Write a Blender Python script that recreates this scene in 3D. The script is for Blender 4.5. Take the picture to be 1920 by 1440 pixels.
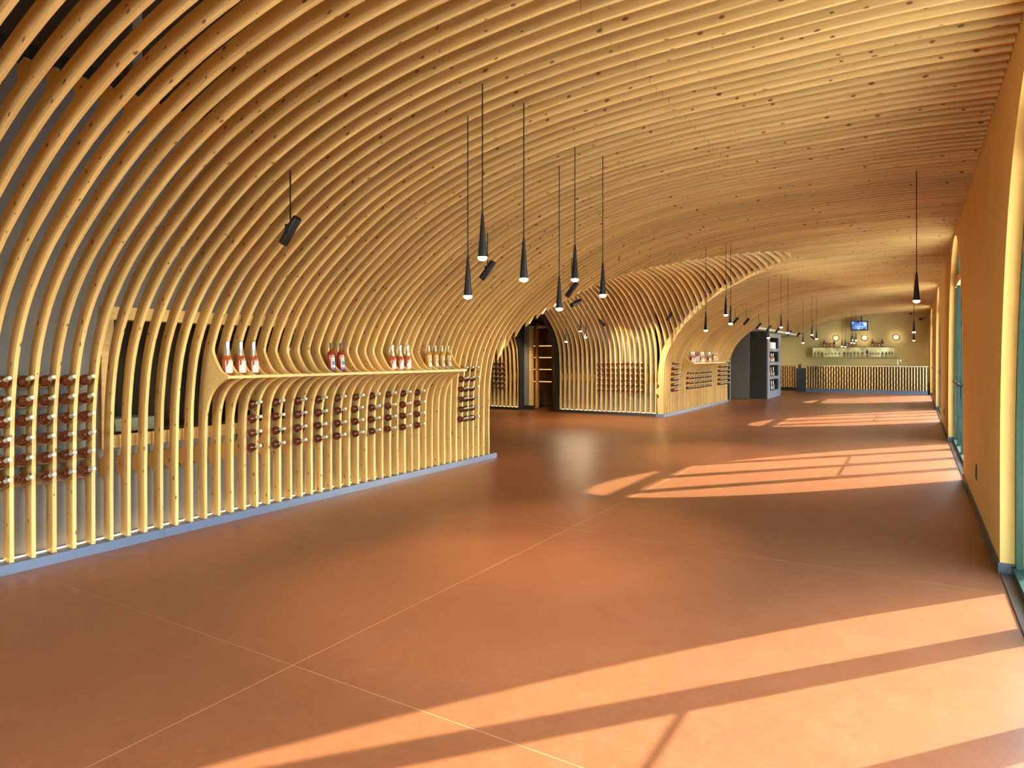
import bpy, bmesh, math, random
import numpy as np
from mathutils import Vector, Matrix

for o in list(bpy.data.objects):
    bpy.data.objects.remove(o, do_unlink=True)
SC = bpy.context.scene
COL = SC.collection
rnd = random.Random(7)
PI = math.pi

# ------------------------------------------------------------------ camera, sky, sun, exposure
F_PX, TH, VH, EYE = 1245.0, 0.546, 669.0, 1.6
cam_d = bpy.data.cameras.new('camera')
cam_d.sensor_width = 36.0
cam_d.lens = F_PX / 1920 * 36.0
cam_d.shift_y = -(720 - VH) / 1920
cam_d.clip_start = 0.05
cam_d.clip_end = 300
cam = bpy.data.objects.new('camera', cam_d)
cam.location = (0, 0, EYE)
cam.rotation_euler = (PI / 2, 0, TH)
COL.objects.link(cam)
SC.camera = cam

SUN_DIR = Vector((-0.6465, -0.763, -0.5245)).normalized()
sun_d = bpy.data.lights.new('sun', 'SUN')
sun_d.energy = 8.5
sun_d.color = (1.0, 0.97, 0.92)
sun_d.angle = math.radians(0.55)
sun = bpy.data.objects.new('sun', sun_d)
sun.rotation_euler = SUN_DIR.to_track_quat('-Z', 'Y').to_euler()
sun.location = (20, 30, 20)
COL.objects.link(sun)

world = bpy.data.worlds.new('world')
SC.world = world
world.use_nodes = True
wn = world.node_tree
wn.nodes.clear()
w_out = wn.nodes.new('ShaderNodeOutputWorld')
w_bg = wn.nodes.new('ShaderNodeBackground')
w_sky = wn.nodes.new('ShaderNodeTexSky')
w_sky.sky_type = 'NISHITA'
w_sky.sun_disc = False
w_sky.sun_elevation = math.asin(-SUN_DIR.z)
w_sky.sun_rotation = math.atan2(-SUN_DIR.x, -SUN_DIR.y)
w_bg.inputs['Strength'].default_value = 1.15
wn.links.new(w_sky.outputs[0], w_bg.inputs[0])
wn.links.new(w_bg.outputs[0], w_out.inputs[0])

SC.view_settings.view_transform = 'Standard'
SC.view_settings.look = 'None'
SC.view_settings.gamma = 1.0
SC.view_settings.exposure = 1.56
SC.view_settings.use_curve_mapping = False
SC.cycles.use_denoising = True
SC.cycles.max_bounces = 8
SC.cycles.diffuse_bounces = 6
SC.cycles.glossy_bounces = 3
SC.cycles.transmission_bounces = 6
SC.cycles.transparent_max_bounces = 12
SC.cycles.sample_clamp_indirect = 6.0
SC.cycles.caustics_reflective = False
SC.cycles.caustics_refractive = False

WARM = (1.0, 0.78, 0.48)

# ------------------------------------------------------------------ materials
MATS = {}


def new_mat(name):
    m = bpy.data.materials.new(name)
    m.use_nodes = True
    MATS[name] = m
    nt = m.node_tree
    return m, nt, nt.nodes['Principled BSDF']


def ramp(nt, stops):
    r = nt.nodes.new('ShaderNodeValToRGB')
    cr = r.color_ramp
    while len(cr.elements) < len(stops):
        cr.elements.new(0.5)
    for e, (p, c) in zip(cr.elements, stops):
        e.position = p
        e.color = (*c, 1)
    return r


def plain(name, col, rough=0.5, metal=0.0, var=0.06, scale=6.0, bump=0.0, spec=0.5, coat=0.0):
    m, nt, p = new_mat(name)
    tc = nt.nodes.new('ShaderNodeTexCoord')
    n = nt.nodes.new('ShaderNodeTexNoise')
    n.inputs['Scale'].default_value = scale
    n.inputs['Detail'].default_value = 4
    nt.links.new(tc.outputs['Object'], n.inputs['Vector'])
    lo = tuple(max(0, c * (1 - var)) for c in col)
    hi = tuple(min(1, c * (1 + var)) for c in col)
    r = ramp(nt, [(0.3, lo), (0.7, hi)])
    nt.links.new(n.outputs['Fac'], r.inputs[0])
    nt.links.new(r.outputs[0], p.inputs['Base Color'])
    p.inputs['Roughness'].default_value = rough
    p.inputs['Metallic'].default_value = metal
    p.inputs['Specular IOR Level'].default_value = spec
    p.inputs['Coat Weight'].default_value = coat
    if bump:
        b = nt.nodes.new('ShaderNodeBump')
        b.inputs['Strength'].default_value = bump
        b.inputs['Distance'].default_value = 0.01
        nt.links.new(n.outputs['Fac'], b.inputs['Height'])
        nt.links.new(b.outputs[0], p.inputs['Normal'])
    return m


def emit(name, col, strength, sample=False):
    m, nt, p = new_mat(name)
    if not sample:
        m.cycles.emission_sampling = 'NONE'
    p.inputs['Base Color'].default_value = (*col, 1)
    p.inputs['Emission Color'].default_value = (*col, 1)
    p.inputs['Emission Strength'].default_value = strength
    return m


def wood(name, base, dark, knot, use_uv=True, rough=0.45):
    """pine: long grain streaks along u plus scattered dark knots, shifted per object"""
    m, nt, p = new_mat(name)
    L = nt.links
    tc = nt.nodes.new('ShaderNodeTexCoord')
    oi = nt.nodes.new('ShaderNodeObjectInfo')
    off = nt.nodes.new('ShaderNodeVectorMath')
    off.operation = 'MULTIPLY_ADD'
    comb = nt.nodes.new('ShaderNodeCombineXYZ')
    for k in range(3):
        L.new(oi.outputs['Random'], comb.inputs[k])
    off.inputs[1].default_value = (173.0, 61.0, 29.0)
    L.new(comb.outputs[0], off.inputs[0])
    L.new(tc.outputs['UV' if use_uv else 'Object'], off.inputs[2])
    mp = nt.nodes.new('ShaderNodeMapping')
    mp.inputs['Scale'].default_value = (1.2, 28.0, 1.0) if use_uv else (1.2, 1.2, 28.0)
    L.new(off.outputs[0], mp.inputs['Vector'])
    n1 = nt.nodes.new('ShaderNodeTexNoise')
    n1.inputs['Scale'].default_value = 1.15
    n1.inputs['Detail'].default_value = 5
    n1.inputs['Distortion'].default_value = 0.5
    L.new(mp.outputs[0], n1.inputs['Vector'])
    r1 = ramp(nt, [(0.28, dark), (0.62, base)])
    L.new(n1.outputs['Fac'], r1.inputs[0])
    # board to board tone
    hs = nt.nodes.new('ShaderNodeHueSaturation')
    mr = nt.nodes.new('ShaderNodeMapRange')
    mr.inputs['To Min'].default_value = 0.88
    mr.inputs['To Max'].default_value = 1.15
    L.new(oi.outputs['Random'], mr.inputs['Value'])
    L.new(mr.outputs[0], hs.inputs['Value'])
    L.new(r1.outputs[0], hs.inputs['Color'])
    # knots
    mk = nt.nodes.new('ShaderNodeMapping')
    mk.inputs['Scale'].default_value = (6.0, 11.0, 1.0) if use_uv else (6.0, 6.0, 11.0)
    L.new(off.outputs[0], mk.inputs['Vector'])
    nd = nt.nodes.new('ShaderNodeTexNoise')
    nd.inputs['Scale'].default_value = 3.0
    L.new(mk.outputs[0], nd.inputs['Vector'])
    mixv = nt.nodes.new('ShaderNodeVectorMath')
    mixv.operation = 'MULTIPLY_ADD'
    mixv.inputs[1].default_value = (0.12, 0.12, 0.12)
    L.new(nd.outputs['Color'], mixv.inputs[0])
    L.new(mk.outputs[0], mixv.inputs[2])
    vo = nt.nodes.new('ShaderNodeTexVoronoi')
    vo.voronoi_dimensions = '2D' if use_uv else '3D'
    vo.inputs['Scale'].default_value = 1.0
    L.new(mixv.outputs[0], vo.inputs['Vector'])
    sep = nt.nodes.new('ShaderNodeSeparateColor')
    L.new(vo.outputs['Color'], sep.inputs[0])
    rad = nt.nodes.new('ShaderNodeMapRange')
    rad.inputs['From Min'].default_value = 0.4
    rad.inputs['From Max'].default_value = 1.0
    rad.inputs['To Min'].default_value = 0.0
    rad.inputs['To Max'].default_value = 0.135
    L.new(sep.outputs[0], rad.inputs['Value'])
    sub = nt.nodes.new('ShaderNodeMath')
    sub.operation = 'SUBTRACT'
    L.new(rad.outputs[0], sub.inputs[0])
    L.new(vo.outputs['Distance'], sub.inputs[1])
    sh = nt.nodes.new('ShaderNodeMapRange')
    sh.inputs['From Min'].default_value = -0.02
    sh.inputs['From Max'].default_value = 0.04
    sh.inputs['To Min'].default_value = 0.0
    sh.inputs['To Max'].default_value = 0.9
    L.new(sub.outputs[0], sh.inputs['Value'])
    mx = nt.nodes.new('ShaderNodeMix')
    mx.data_type = 'RGBA'
    L.new(sh.outputs[0], mx.inputs[0])
    L.new(hs.outputs[0], mx.inputs[6])
    mx.inputs[7].default_value = (*knot, 1)
    L.new(mx.outputs[2], p.inputs['Base Color'])
    p.inputs['Roughness'].default_value = rough
    p.inputs['Specular IOR Level'].default_value = 0.3
    return m


PINE = wood('pine', (0.70, 0.465, 0.178), (0.57, 0.345, 0.118), (0.16, 0.06, 0.02))
PINE_O = wood('pine_board', (0.68, 0.455, 0.18), (0.56, 0.345, 0.125), (0.20, 0.08, 0.02), use_uv=False)
DOORWOOD = wood('door_oak', (0.50, 0.24, 0.06), (0.36, 0.15, 0.03), (0.15, 0.05, 0.01), use_uv=False)
GREYWALL = plain('grey_plaster', (0.19, 0.175, 0.165), 0.85, var=0.08, scale=2.5, bump=0.05)
OCHRE = plain('ochre_plaster', (0.74, 0.445, 0.12), 0.8, var=0.04, scale=2.0, bump=0.04)
OLIVE = plain('olive_yellow_plaster', (0.74, 0.58, 0.25), 0.85, var=0.04, scale=1.5)
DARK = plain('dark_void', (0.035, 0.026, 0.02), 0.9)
BLACK = plain('black_metal', (0.010, 0.008, 0.008), 0.45, metal=0.0, var=0.1, spec=0.25)
DARKPANEL = plain('dark_panel', (0.018, 0.015, 0.013), 0.5)
SLATE = plain('slate_paint', (0.13, 0.145, 0.205), 0.35, var=0.05, scale=3)
PLINTH = plain('blue_grey_plinth', (0.10, 0.13, 0.22), 0.35, var=0.05, scale=3)
BASEB = plain('dark_baseboard', (0.065, 0.065, 0.075), 0.45)
GREEN = plain('green_frame', (0.006, 0.030, 0.016), 0.4, var=0.05, spec=0.3)
THRESH = plain('brown_threshold', (0.10, 0.06, 0.04), 0.4)
WHITE = plain('white_paint', (0.55, 0.53, 0.47), 0.6, var=0.02)
SOFFIT = plain('white_soffit', (0.62, 0.58, 0.50), 0.8, var=0.02)
CAPS_W = plain('cream_capsule', (0.50, 0.50, 0.39), 0.35, var=0.03)
CAPS_K = plain('black_capsule', (0.015, 0.014, 0.012), 0.3)
CAPS_S = plain('silver_foil', (0.50, 0.49, 0.48), 0.25, metal=0.75, var=0.08, scale=60)
LABEL_W = plain('white_label', (0.50, 0.47, 0.47), 0.6, var=0.02)
LABEL_P = plain('pale_pink_label', (0.42, 0.28, 0.22), 0.5, var=0.04)
LABEL_C = plain('cream_label', (0.50, 0.45, 0.32), 0.6, var=0.02)
LABEL_B = plain('blue_print', (0.10, 0.11, 0.36), 0.6)
STEEL = plain('brushed_steel', (0.55, 0.5, 0.42), 0.25, metal=1.0)
PAVING = plain('terrace_paving', (0.72, 0.68, 0.60), 0.9, var=0.08, scale=1.5)
FILLER = plain('joint_filler', (0.42, 0.20, 0.085), 0.6)
LENS = emit('lamp_lens', (1.0, 0.80, 0.52), 8.0)
LED = emit('led_strip_light', (1.0, 0.74, 0.38), 5.5, True)
SHELFLED = emit('shelf_led', (1.0, 0.60, 0.14), 0.4)
PORTHOLE = emit('porthole_bulb', (1.0, 0.86, 0.62), 4.0)


def liquid(name, col, trans, rough=0.05):
    m, nt, p = new_mat(name)
    p.inputs['Base Color'].default_value = (*col, 1)
    p.inputs['Roughness'].default_value = rough
    p.inputs['Transmission Weight'].default_value = trans
    p.inputs['IOR'].default_value = 1.33
    p.inputs['Coat Weight'].default_value = 0.6
    p.inputs['Coat Roughness'].default_value = 0.03
    return m


AMBER_D = liquid('dark_amber_glass', (0.15, 0.026, 0.006), 0.25)
ROSE = liquid('rose_wine', (0.62, 0.13, 0.032), 0.55)
RED = liquid('red_rose_wine', (0.50, 0.055, 0.02), 0.5)
GOLD = liquid('golden_wine', (0.80, 0.42, 0.06), 0.55)
OLIVEGLASS = liquid('olive_spirit', (0.42, 0.36, 0.10), 0.35)
DARKGLASS = liquid('dark_bottle_glass', (0.03, 0.02, 0.015), 0.1)
CLEARGLASS = liquid('clear_glassware', (0.75, 0.75, 0.6), 0.8)


def glass_pane():
    m, nt, p = new_mat('window_glass')
    nt.nodes.remove(p)
    out = [n for n in nt.nodes if n.type == 'OUTPUT_MATERIAL'][0]
    tr = nt.nodes.new('ShaderNodeBsdfTransparent')
    tr.inputs[0].default_value = (0.93, 0.97, 0.95, 1)
    gl = nt.nodes.new('ShaderNodeBsdfGlossy')
    gl.inputs['Roughness'].default_value = 0.02
    lw = nt.nodes.new('ShaderNodeLayerWeight')
    pw = nt.nodes.new('ShaderNodeMath')
    pw.operation = 'POWER'
    pw.inputs[1].default_value = 4.0
    nt.links.new(lw.outputs['Facing'], pw.inputs[0])
    fr = nt.nodes.new('ShaderNodeMapRange')
    fr.inputs['To Min'].default_value = 0.02
    fr.inputs['To Max'].default_value = 0.4
    nt.links.new(pw.outputs[0], fr.inputs['Value'])
    mx = nt.nodes.new('ShaderNodeMixShader')
    nt.links.new(fr.outputs[0], mx.inputs[0])
    nt.links.new(tr.outputs[0], mx.inputs[1])
    nt.links.new(gl.outputs[0], mx.inputs[2])
    nt.links.new(mx.outputs[0], out.inputs[0])
    return m


GLASS = glass_pane()


def floor_mat():
    m, nt, p = new_mat('oxide_concrete')
    L = nt.links
    tc = nt.nodes.new('ShaderNodeTexCoord')
    n1 = nt.nodes.new('ShaderNodeTexNoise')
    n1.inputs['Scale'].default_value = 0.55
    n1.inputs['Detail'].default_value = 7
    n1.inputs['Roughness'].default_value = 1.15
    L.new(tc.outputs['Object'], n1.inputs['Vector'])
    r = ramp(nt, [(0.30, (0.215, 0.069, 0.026)), (0.52, (0.262, 0.088, 0.034)), (0.72, (0.300, 0.110, 0.046))])
    L.new(n1.outputs['Fac'], r.inputs[0])
    n2 = nt.nodes.new('ShaderNodeTexNoise')
    n2.inputs['Scale'].default_value = 160
    n2.inputs['Detail'].default_value = 2
    L.new(tc.outputs['Object'], n2.inputs['Vector'])
    mx = nt.nodes.new('ShaderNodeMix')
    mx.data_type = 'RGBA'
    mx.blend_type = 'OVERLAY'
    mx.inputs[0].default_value = 0.12
    L.new(r.outputs[0], mx.inputs[6])
    L.new(n2.outputs['Color'], mx.inputs[7])
    L.new(mx.outputs[2], p.inputs['Base Color'])
    n3 = nt.nodes.new('ShaderNodeTexNoise')
    n3.inputs['Scale'].default_value = 1.15
    n3.inputs['Detail'].default_value = 6
    L.new(tc.outputs['Object'], n3.inputs['Vector'])
    rr = nt.nodes.new('ShaderNodeMapRange')
    rr.inputs['To Min'].default_value = 0.31
    rr.inputs['To Max'].default_value = 0.37
    L.new(n3.outputs['Fac'], rr.inputs['Value'])
    L.new(rr.outputs[0], p.inputs['Roughness'])
    p.inputs['Specular IOR Level'].default_value = 0.36
    return m


CONCRETE = floor_mat()


def onyx_mat():
    m, nt, p = new_mat('backlit_onyx')
    L = nt.links
    tc = nt.nodes.new('ShaderNodeTexCoord')
    n1 = nt.nodes.new('ShaderNodeTexNoise')
    n1.inputs['Scale'].default_value = 1.15
    n1.inputs['Detail'].default_value = 5
    n1.inputs['Distortion'].default_value = 1.15
    L.new(tc.outputs['Object'], n1.inputs['Vector'])
    r = ramp(nt, [(0.30, (0.22, 0.13, 0.05)), (0.47, (0.62, 0.48, 0.20)), (0.58, (0.80, 0.78, 0.30)), (0.75, (0.95, 0.92, 0.62))])
    L.new(n1.outputs['Fac'], r.inputs[0])
    L.new(r.outputs[0], p.inputs['Base Color'])
    L.new(r.outputs[0], p.inputs['Emission Color'])
    p.inputs['Emission Strength'].default_value = 0.10
    p.inputs['Roughness'].default_value = 0.2
    return m


ONYX = onyx_mat()
ONYX.cycles.emission_sampling = 'NONE'


def tv_mat():
    m, nt, p = new_mat('tv_picture')
    L = nt.links
    tc = nt.nodes.new('ShaderNodeTexCoord')
    n1 = nt.nodes.new('ShaderNodeTexNoise')
    n1.inputs['Scale'].default_value = 6.0
    n1.inputs['Detail'].default_value = 3
    n1.inputs['Distortion'].default_value = 1.0
    L.new(tc.outputs['Object'], n1.inputs['Vector'])
    r = ramp(nt, [(0.36, (0.01, 0.03, 0.10)), (0.46, (0.10, 0.22, 0.75)), (0.56, (0.35, 0.55, 1.0)), (0.66, (0.85, 0.95, 1.0))])
    L.new(n1.outputs['Fac'], r.inputs[0])
    L.new(r.outputs[0], p.inputs['Emission Color'])
    p.inputs['Base Color'].default_value = (0.01, 0.01, 0.02, 1)
    p.inputs['Emission Strength'].default_value = 0.38
    return m


TVPIC = tv_mat()
TVPIC.cycles.emission_sampling = 'NONE'

# ------------------------------------------------------------------ helpers


def mesh_from(name, verts, faces, mat=None, uvs=None, smooth=False, recalc=True):
    me = bpy.data.meshes.new(name)
    me.from_pydata([tuple(v) for v in verts], [], faces)
    if uvs is not None:
        uvl = me.uv_layers.new(name='UVMap')
        k = 0
        for fi, f in enumerate(faces):
            for j in range(len(f)):
                uvl.data[k].uv = uvs[fi][j]
                k += 1
    if recalc:
        bm = bmesh.new()
        bm.from_mesh(me)
        bmesh.ops.recalc_face_normals(bm, faces=bm.faces)
        bm.to_mesh(me)
        bm.free()
    if smooth:
        for p in me.polygons:
            p.use_smooth = True
    if mat:
        me.materials.append(mat)
    return me


def ob(name, me, parent=None, loc=(0, 0, 0), rot=(0, 0, 0)):
    o = bpy.data.objects.new(name, me)
    o.location = loc
    o.rotation_euler = rot
    if parent:
        o.parent = parent
    COL.objects.link(o)
    return o


def tag(o, label, cat, group=None):
    o['label'] = label
    o['category'] = cat
    if group:
        o['group'] = group
    return o


def struct(o, label=None):
    o['kind'] = 'structure'
    if label:
        o['label'] = label
    return o


def empty(name, loc=(0, 0, 0), rot=(0, 0, 0)):
    e = bpy.data.objects.new(name, None)
    e.empty_display_size = 0.1
    e.location = loc
    e.rotation_euler = rot
    COL.objects.link(e)
    return e


class MB:
    """collects simple solids into one mesh"""

    def __init__(self):
        self.v, self.f = [], []

    def box(self, x0, x1, y0, y1, z0, z1):
        b = len(self.v)
        self.v += [(x0, y0, z0), (x1, y0, z0), (x1, y1, z0), (x0, y1, z0), (x0, y0, z1), (x1, y0, z1), (x1, y1, z1), (x0, y1, z1)]
        self.f += [tuple(b + i for i in q) for q in ((0, 3, 2, 1), (4, 5, 6, 7), (0, 1, 5, 4), (1, 2, 6, 5), (2, 3, 7, 6), (3, 0, 4, 7))]
        return self

    def quad(self, *p):
        b = len(self.v)
        self.v += list(p)
        self.f.append(tuple(range(b, b + len(p))))
        return self

    def prism(self, poly, axis, a0, a1):
        """poly: 2D points; axis 0 -> (a, p, q), axis 1 -> (p, a, q), axis 2 -> (p, q, a)"""
        def put(p, q, a):
            return ((a, p, q), (p, a, q), (p, q, a))[axis]
        b = len(self.v)
        n = len(poly)
        self.v += [put(p, q, a0) for p, q in poly] + [put(p, q, a1) for p, q in poly]
        self.f.append(tuple(b + i for i in range(n)))
        self.f.append(tuple(b + n + i for i in reversed(range(n))))
        for i in range(n):
            j = (i + 1) % n
            self.f.append((b + i, b + j, b + n + j, b + n + i))
        return self

    def tube(self, pts, r, n=8):
        pts = [Vector(p) for p in pts]
        rings = []
        for i, p in enumerate(pts):
            d = (pts[min(i + 1, len(pts) - 1)] - pts[max(i - 1, 0)]).normalized()
            a = d.orthogonal().normalized()
            c = d.cross(a)
            rr = r[i] if isinstance(r, (list, tuple)) else r
            b = len(self.v)
            self.v += [tuple(p + (a * math.cos(2 * PI * k / n) + c * math.sin(2 * PI * k / n)) * rr) for k in range(n)]
            rings.append(b)
        for b0, b1 in zip(rings, rings[1:]):
            for k in range(n):
                self.f.append((b0 + k, b0 + (k + 1) % n, b1 + (k + 1) % n, b1 + k))
        self.f.append(tuple(rings[0] + k for k in range(n)))
        self.f.append(tuple(rings[-1] + k for k in reversed(range(n))))
        return self

    def lathe(self, prof, n=16, cx=0, cy=0):
        rings = []
        for r, z in prof:
            b = len(self.v)
            self.v += [(cx + r * math.cos(2 * PI * k / n), cy + r * math.sin(2 * PI * k / n), z) for k in range(n)]
            rings.append(b)
        for b0, b1 in zip(rings, rings[1:]):
            for k in range(n):
                self.f.append((b0 + k, b0 + (k + 1) % n, b1 + (k + 1) % n, b1 + k))
        self.f.append(tuple(rings[0] + k for k in range(n)))
        self.f.append(tuple(rings[-1] + k for k in reversed(range(n))))
        return self

    def mesh(self, name, mat, smooth=False):
        return mesh_from(name, self.v, self.f, mat, smooth=smooth)


def box_ob(name, mat, dims, parent=None):
    return ob(name, MB().box(*dims).mesh(name, mat), parent)


def smooth_by_angle(me, deg=40):
    for p in me.polygons:
        p.use_smooth = True
    bm = bmesh.new()
    bm.from_mesh(me)
    lim = math.radians(deg)
    for e in bm.edges:
        if len(e.link_faces) == 2 and e.calc_face_angle(0) > lim:
            e.smooth = False
    bm.to_mesh(me)
    bm.free()
    return me


# ------------------------------------------------------------------ vault profiles


def spline(P, n):
    P = np.array(P, float)
    t = np.r_[0, np.cumsum(np.hypot(*np.diff(P, axis=0).T))]
    m = np.gradient(P, t, axis=0)
    out = []
    for x in np.linspace(0, t[-1], n):
        i = min(max(int(np.searchsorted(t, x)) - 1, 0), len(t) - 2)
        h = t[i + 1] - t[i]
        k = (x - t[i]) / h
        out.append((2 * k**3 - 3 * k * k + 1) * P[i] + (k**3 - 2 * k * k + k) * h * m[i] + (-2 * k**3 + 3 * k * k) * P[i + 1] + (k**3 - k * k) * h * m[i + 1])
    return np.array(out)


XW = 0.532          # inner face of the right wall
FOOT = 0.075        # top of the plinth
MAIN_CP = [(-5.72, FOOT), (-5.72, 0.8), (-5.70, 1.25), (-5.615, 1.67), (-5.48, 1.95), (-5.2, 2.289), (-4.8, 2.606), (-4.3, 2.921), (-3.6, 3.217),
           (-2.8, 3.418), (-1.9, 3.531), (-0.9, 3.571), (0.1, 3.578), (XW - 0.004, 3.556)]
MAIN = spline(MAIN_CP, 500)
PITCH, Y0 = 0.1431, 2.28
CC = 13.17          # axis of the side passage vault
CN = [(4.36, FOOT), (4.36, 1.3), (4.28, 1.6), (4.1, 1.82), (3.93, 2.02), (3.7, 2.25), (3.36, 2.53), (2.9, 2.82), (2.45, 3.02), (2.0, 3.17), (1.5, 3.30), (1.0, 3.41), (0.5, 3.49), (0, 3.52)]
CF = [(4.0, FOOT), (4.0, 1.35), (3.94, 1.86), (3.78, 2.19), (3.42, 2.55), (3.0, 2.85), (2.6, 3.10), (2.2, 3.27), (1.7, 3.41), (1.2, 3.48), (0.6, 3.515), (0, 3.52)]
cross_pts = [(CC - a, z) for a, z in CN] + [(CC + a, z) for a, z in CF[::-1][1:]]
CROSS = spline(cross_pts, 800)


def z_main(x):
    if x <= -5.72:
        return 1.0
    return float(np.interp(x, MAIN[:, 0][60:], MAIN[:, 1][60:]))


def z_cross(y):
    return float(np.interp(y, CROSS[:, 0], CROSS[:, 1]))


def arc(P):
    return np.r_[0, np.cumsum(np.hypot(*np.diff(P, axis=0).T))]


def normals(P, flip):
    t = np.gradient(P, axis=0)
    t /= np.hypot(t[:, 0], t[:, 1])[:, None]
    n = np.stack([-t[:, 1], t[:, 0]], 1)
    return -n if flip else n


def trapz(v, a, b, w):
    """1 inside [a, b], rounded fall over w outside"""
    if a <= v <= b:
        return 1.0
    d = (a - v) if v < a else (v - b)
    if d >= w:
        return 0.0
    return (1 - math.sqrt(max(0.0, 1 - (1 - d / w) ** 2)))


def strip_solid(name, Fr, Bk, thick, axis, mat, s=None, gap=None):
    """solid rib: Fr/Bk lists of (a, z) stations"""
    Fr, Bk = np.array(Fr), np.array(Bk)
    if s is None:
        s = arc(Fr)
    v, f, uv = [], [], []
    h = thick / 2

    def P(p, o):
        return (p[0], o, p[1]) if axis == 'Y' else (o, p[0], p[1])
    for a, b in zip(Fr, Bk):
        v += [P(a, -h), P(a, h), P(b, -h), P(b, h)]
    n = len(Fr)
    for i in range(n - 1):
        q = 4 * i
        if gap is not None and abs(float(s[i]) - gap) < 2e-4:      # butt joint between two lengths of timber
            f += [(q, q + 2, q + 3, q + 1), (q + 4, q + 5, q + 7, q + 6)]
            uv += [[(0, 0)] * 4, [(0, 0)] * 4]
            continue
        d0 = float(np.hypot(*(Fr[i] - Bk[i])))
        d1 = float(np.hypot(*(Fr[i + 1] - Bk[i + 1])))
        s0, s1 = float(s[i]), float(s[i + 1])
        f.append((q, q + 4, q + 5, q + 1)); uv.append([(s0, 0), (s1, 0), (s1, thick), (s0, thick)])
        f.append((q + 2, q + 3, q + 7, q + 6)); uv.append([(s0, .5), (s0, .5 + thick), (s1, .5 + thick), (s1, .5)])
        f.append((q, q + 2, q + 6, q + 4)); uv.append([(s0, 0), (s0, -d0), (s1, -d1), (s1, 0)])
        f.append((q + 1, q + 5, q + 7, q + 3)); uv.append([(s0, 1), (s1, 1), (s1, 1 + d1), (s0, 1 + d0)])
    f.append((0, 1, 3, 2)); uv.append([(0, 0)] * 4)
    q = 4 * (n - 1)
    f.append((q, q + 2, q + 3, q + 1)); uv.append([(0, 0)] * 4)
    me = mesh_from(name, v, f, mat, uvs=uv, recalc=True)
    return smooth_by_angle(me, 25)


THK = 0.028
# stations for a full rib (fine round the lugs)
S_MAIN = arc(MAIN)
LUG_X = -4.07
s_lug = float(S_MAIN[np.argmin(np.abs(MAIN[:, 0] - LUG_X) + (MAIN[:, 1] < 2) * 9)])
N_MAIN = normals(MAIN, False)


def at_s(P, S, q):
    return np.array([np.interp(q, S, P[:, 0]), np.interp(q, S, P[:, 1])])


def main_stations(q_list, lugs=True):
    Fr, Bk = [], []
    for q in q_list:
        p = at_s(MAIN, S_MAIN, q)
        n = at_s(N_MAIN, S_MAIN, q)
        n = n / np.hypot(*n)
        dep = 0.10 + 0.015 * min(1, max(0, (q - 1.2) / 1.5)) + 0.06 * min(1, max(0, (p[0] + 3.1) / 1.4))
        if lugs:
            if p[1] < 1.3:
                dep += 0.083 * trapz(p[1], 0.617, 0.73, 0.085)
            dep += 0.07 * trapz(q, s_lug - 0.04, s_lug + 0.04, 0.075) if q > 2 else 0
        Fr.append(p)
        Bk.append(p + n * dep)
    return Fr, Bk


JOINT = float(S_MAIN[np.argmin(np.abs(MAIN[:, 0] + 1.62))])
q_full = sorted(set([JOINT, JOINT + 0.004] + list(np.round(np.linspace(0, S_MAIN[-1], 62), 4)) + [round(v - FOOT, 4) for v in (0.53, 0.545, 0.56, 0.575, 0.595, 0.617, 0.73, 0.75, 0.77, 0.785, 0.80, 0.82)]
                    + [round(s_lug + d, 4) for d in (-.12, -.1, -.08, -.06, -.04, .04, .06, .08, .1, .12)]))
Fr, Bk = main_stations(q_full)
RIB_A = strip_solid('rib_full', Fr, Bk, THK, 'Y', PINE, np.array(q_full), JOINT)
FrE, BkE = main_stations(q_full)
BkE = [f_ + (b_ - f_) * (1.55 if q > 2.0 or q < 0.45 or 0.8 < q < 2.0 else 1.2) for f_, b_, q in zip(FrE, BkE, q_full)]
RIB_E = strip_solid('rib_corner', FrE, BkE, THK, 'Y', PINE, np.array(q_full), JOINT)

# bracket rib: the front edge swells forward into a shelf nose
low = spline([(-5.72, 0.86), (-5.705, 1.05), (-5.675, 1.16), (-5.635, 1.235), (-5.56, 1.315), (-5.46, 1.37), (-5.385, 1.396)], 16)
upp = spline([(-5.385, 1.428), (-5.47, 1.462), (-5.535, 1.53), (-5.585, 1.607), (-5.607, 1.66), (-5.60, 1.705)], 14)
FrB, BkB, qB = [], [], []
for q in q_full:
    p = at_s(MAIN, S_MAIN, q)
    if p[1] < 0.84 or p[1] > 1.74:
        f_, b_ = main_stations([q])
        FrB += f_; BkB += b_; qB.append(q)
    elif qB and not any(abs(v - 9999) < 1 for v in qB[-1:]) and len(FrB) and FrB[-1][1] < 0.85:
        for pt in list(low) + list(upp):
            z = pt[1]
            qz = float(np.interp(z, MAIN[:160, 1], S_MAIN[:160]))
            f2, b2 = main_stations([qz])
            FrB.append(np.array(pt)); BkB.append(b2[0]); qB.append(qz)
RIB_B = strip_solid('rib_bracket', FrB, BkB, THK, 'Y', PINE, np.array(qB), JOINT)

# ------------------------------------------------------------------ floor
floor = struct(ob('floor', MB().box(-13, 0.95, -4.75, 36, -0.12, -0.0006).mesh('floor', FILLER)), 'light joint filler under the oxide red polished concrete slabs')
xj = [-13.0, -8.9, -2.759, 0.94]
yj = [-4.74, -4.06, -0.855, 2.3545, 5.561, 8.77, 11.98, 15.19, 18.4, 21.6, 24.8, 28.0, 31.2, 36.0]
for x0, x1 in zip(xj, xj[1:]):
    for y0, y1 in zip(yj, yj[1:]):
        g = 0.0035
        box_ob('floor_slab', CONCRETE, (x0 + g, x1 - g, y0 + g, y1 - g, -0.05, 0.0), floor)

# ------------------------------------------------------------------ walls
WX = -5.905
TOP = 3.95


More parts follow.
